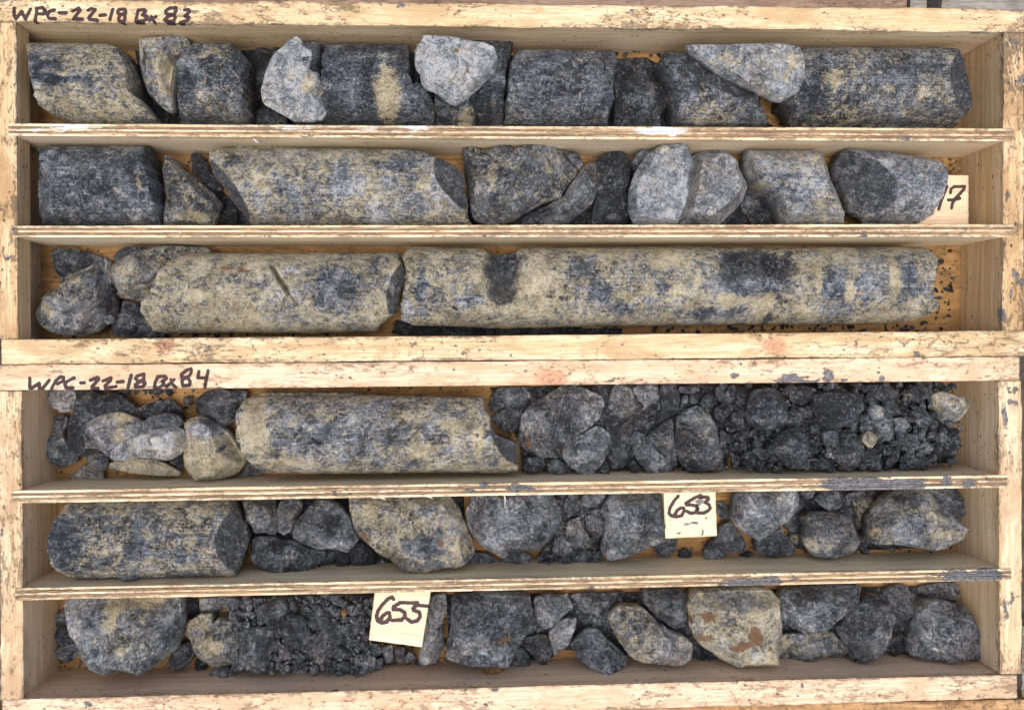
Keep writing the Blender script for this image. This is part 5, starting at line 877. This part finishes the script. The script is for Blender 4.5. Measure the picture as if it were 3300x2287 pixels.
crumbs([('4R 440,195 1860,180 1900,300 1890,690 1500,720 700,725 560,720 470,560', 620, 4, 15, .036, .050), ('4R 440,195 1860,180 1900,300 1890,690 1500,720 700,725 560,720 470,560', 700, 1.5, 5, .040, .052)], 'dark loose crumbs on the muddy crushed rock bed', (.14, .4), (0, .3), 61)
crumbs([('6L 1500,130 2303,110 6M 390,120 380,420 330,600 100,600 0,560 6L 1900,620 1560,600 1600,350', 560, 4, 15, .030, .044), ('6L 1500,130 2303,110 6M 390,120 380,420 330,600 100,600 0,560 6L 1900,620 1560,600 1600,350', 600, 1.5, 5, .034, .048)], 'grey loose crumbs on the crushed rock by the 655 block', (.28, .5), (0, .2), 62)
crumbs([('5M 1480,150 1830,120 1830,300 1790,560 1500,600 1390,560 1480,430', 110, 4, 13, .014, .026), ('5M 1480,150 1830,120 1830,300 1790,560 1500,600 1390,560 1480,430', 200, 1.5, 5, .014, .030), ('5M 200,160 480,420 500,600 0,610 0,480', 90, 2, 8, 0, 0), ('5R 400,110 1900,110 1880,500 1300,520 420,540', 260, 2, 8, 0, .008), ('5R 0,420 420,400 420,560 0,560', 26, 2, 6, 0, 0), ('6M 380,400 860,380 860,530 400,560', 120, 2, 8, 0, .012), ('6M 850,100 1500,90 1500,530 880,540', 140, 3, 9, .0, .02), ('6R 200,90 1900,60 1900,480 250,500', 200, 3, 9, 0, .014), ('6L 380,180 700,560 1200,560 1400,620 1100,600 400,600', 60, 2, 6, 0, 0)], 'small grey crumbs scattered between the stones of box 84', (.25, .5), (0, .2), 63)
crumbs([('4L 340,240 1700,240 1600,830 360,840', 170, 1.5, 6, 0, 0), ('4L 720,235 1180,235 1180,270 740,280', 60, 3, 8, 0, .004), ('4M 0,185 1080,200 1080,240 0,240', 16, 1.5, 5, 0, 0), ('4M 0,735 1280,735 1280,760 0,760', 30, 1.5, 6, 0, 0), ('4M 1110,210 2303,180 4R 560,190 480,700 0,720 4M 1310,740', 300, 3, 9, .004, .02)], 'dark crumbs scattered on the floor beside the lettered rail of box 84', (.2, .42), (0, .2), 64)
crumbs([('3R 1700,90 1870,90 1860,580 1500,590 1740,480', 95, 1.2, 6.5, 0, 0), ('3R 0,560 1700,550 1700,600 0,600', 150, 1.2, 7, 0, 0), ('3L 1100,640 2303,625 2303,670 1100,680', 120, 1.2, 7, 0, 0), ('3M 520,540 1900,570 1900,600 540,600', 110, 3, 10, 0, .006), ('3L 340,300 1150,600 1150,680 380,680', 60, 2, 7, 0, 0)], 'dark crumbs scattered on the floor below the two long cores', (.1, .34), (0, .1), 65)
crumbs([('3M 1110,120 1290,120 1290,300 1210,400 1120,330', 150, 2.5, 9, .058, .066), ('3R 440,110 860,100 860,250 450,240', 260, 1.5, 6, .0735, .0765)], 'dark grains packed in the hollows of the longest core', (.14, .38), (0, .05), 66, name='core_grains')
crumbs([('2L 1080,230 1450,230 1680,720 1100,720', 60, 2, 8, 0, 0), ('2M 960,560 2000,560 2000,690 1000,690', 110, 3, 10, 0, .01), ('2R 400,560 1350,560 1350,690 420,690', 60, 2, 8, 0, 0), ('2R 1650,240 1890,250 1880,350 1700,350', 40, 1.5, 5, 0, 0), ('1L 900,300 1980,300 1980,850 1000,850', 130, 2.5, 10, 0, .012), ('1M 600,300 2200,300 2200,780 600,780', 130, 2.5, 10, 0, .012), ('1R 0,340 900,560 900,780 0,780', 50, 2, 8, 0, .01)], 'dark crumbs scattered between the pieces of box 83', (.14, .4), (0, .15), 67)
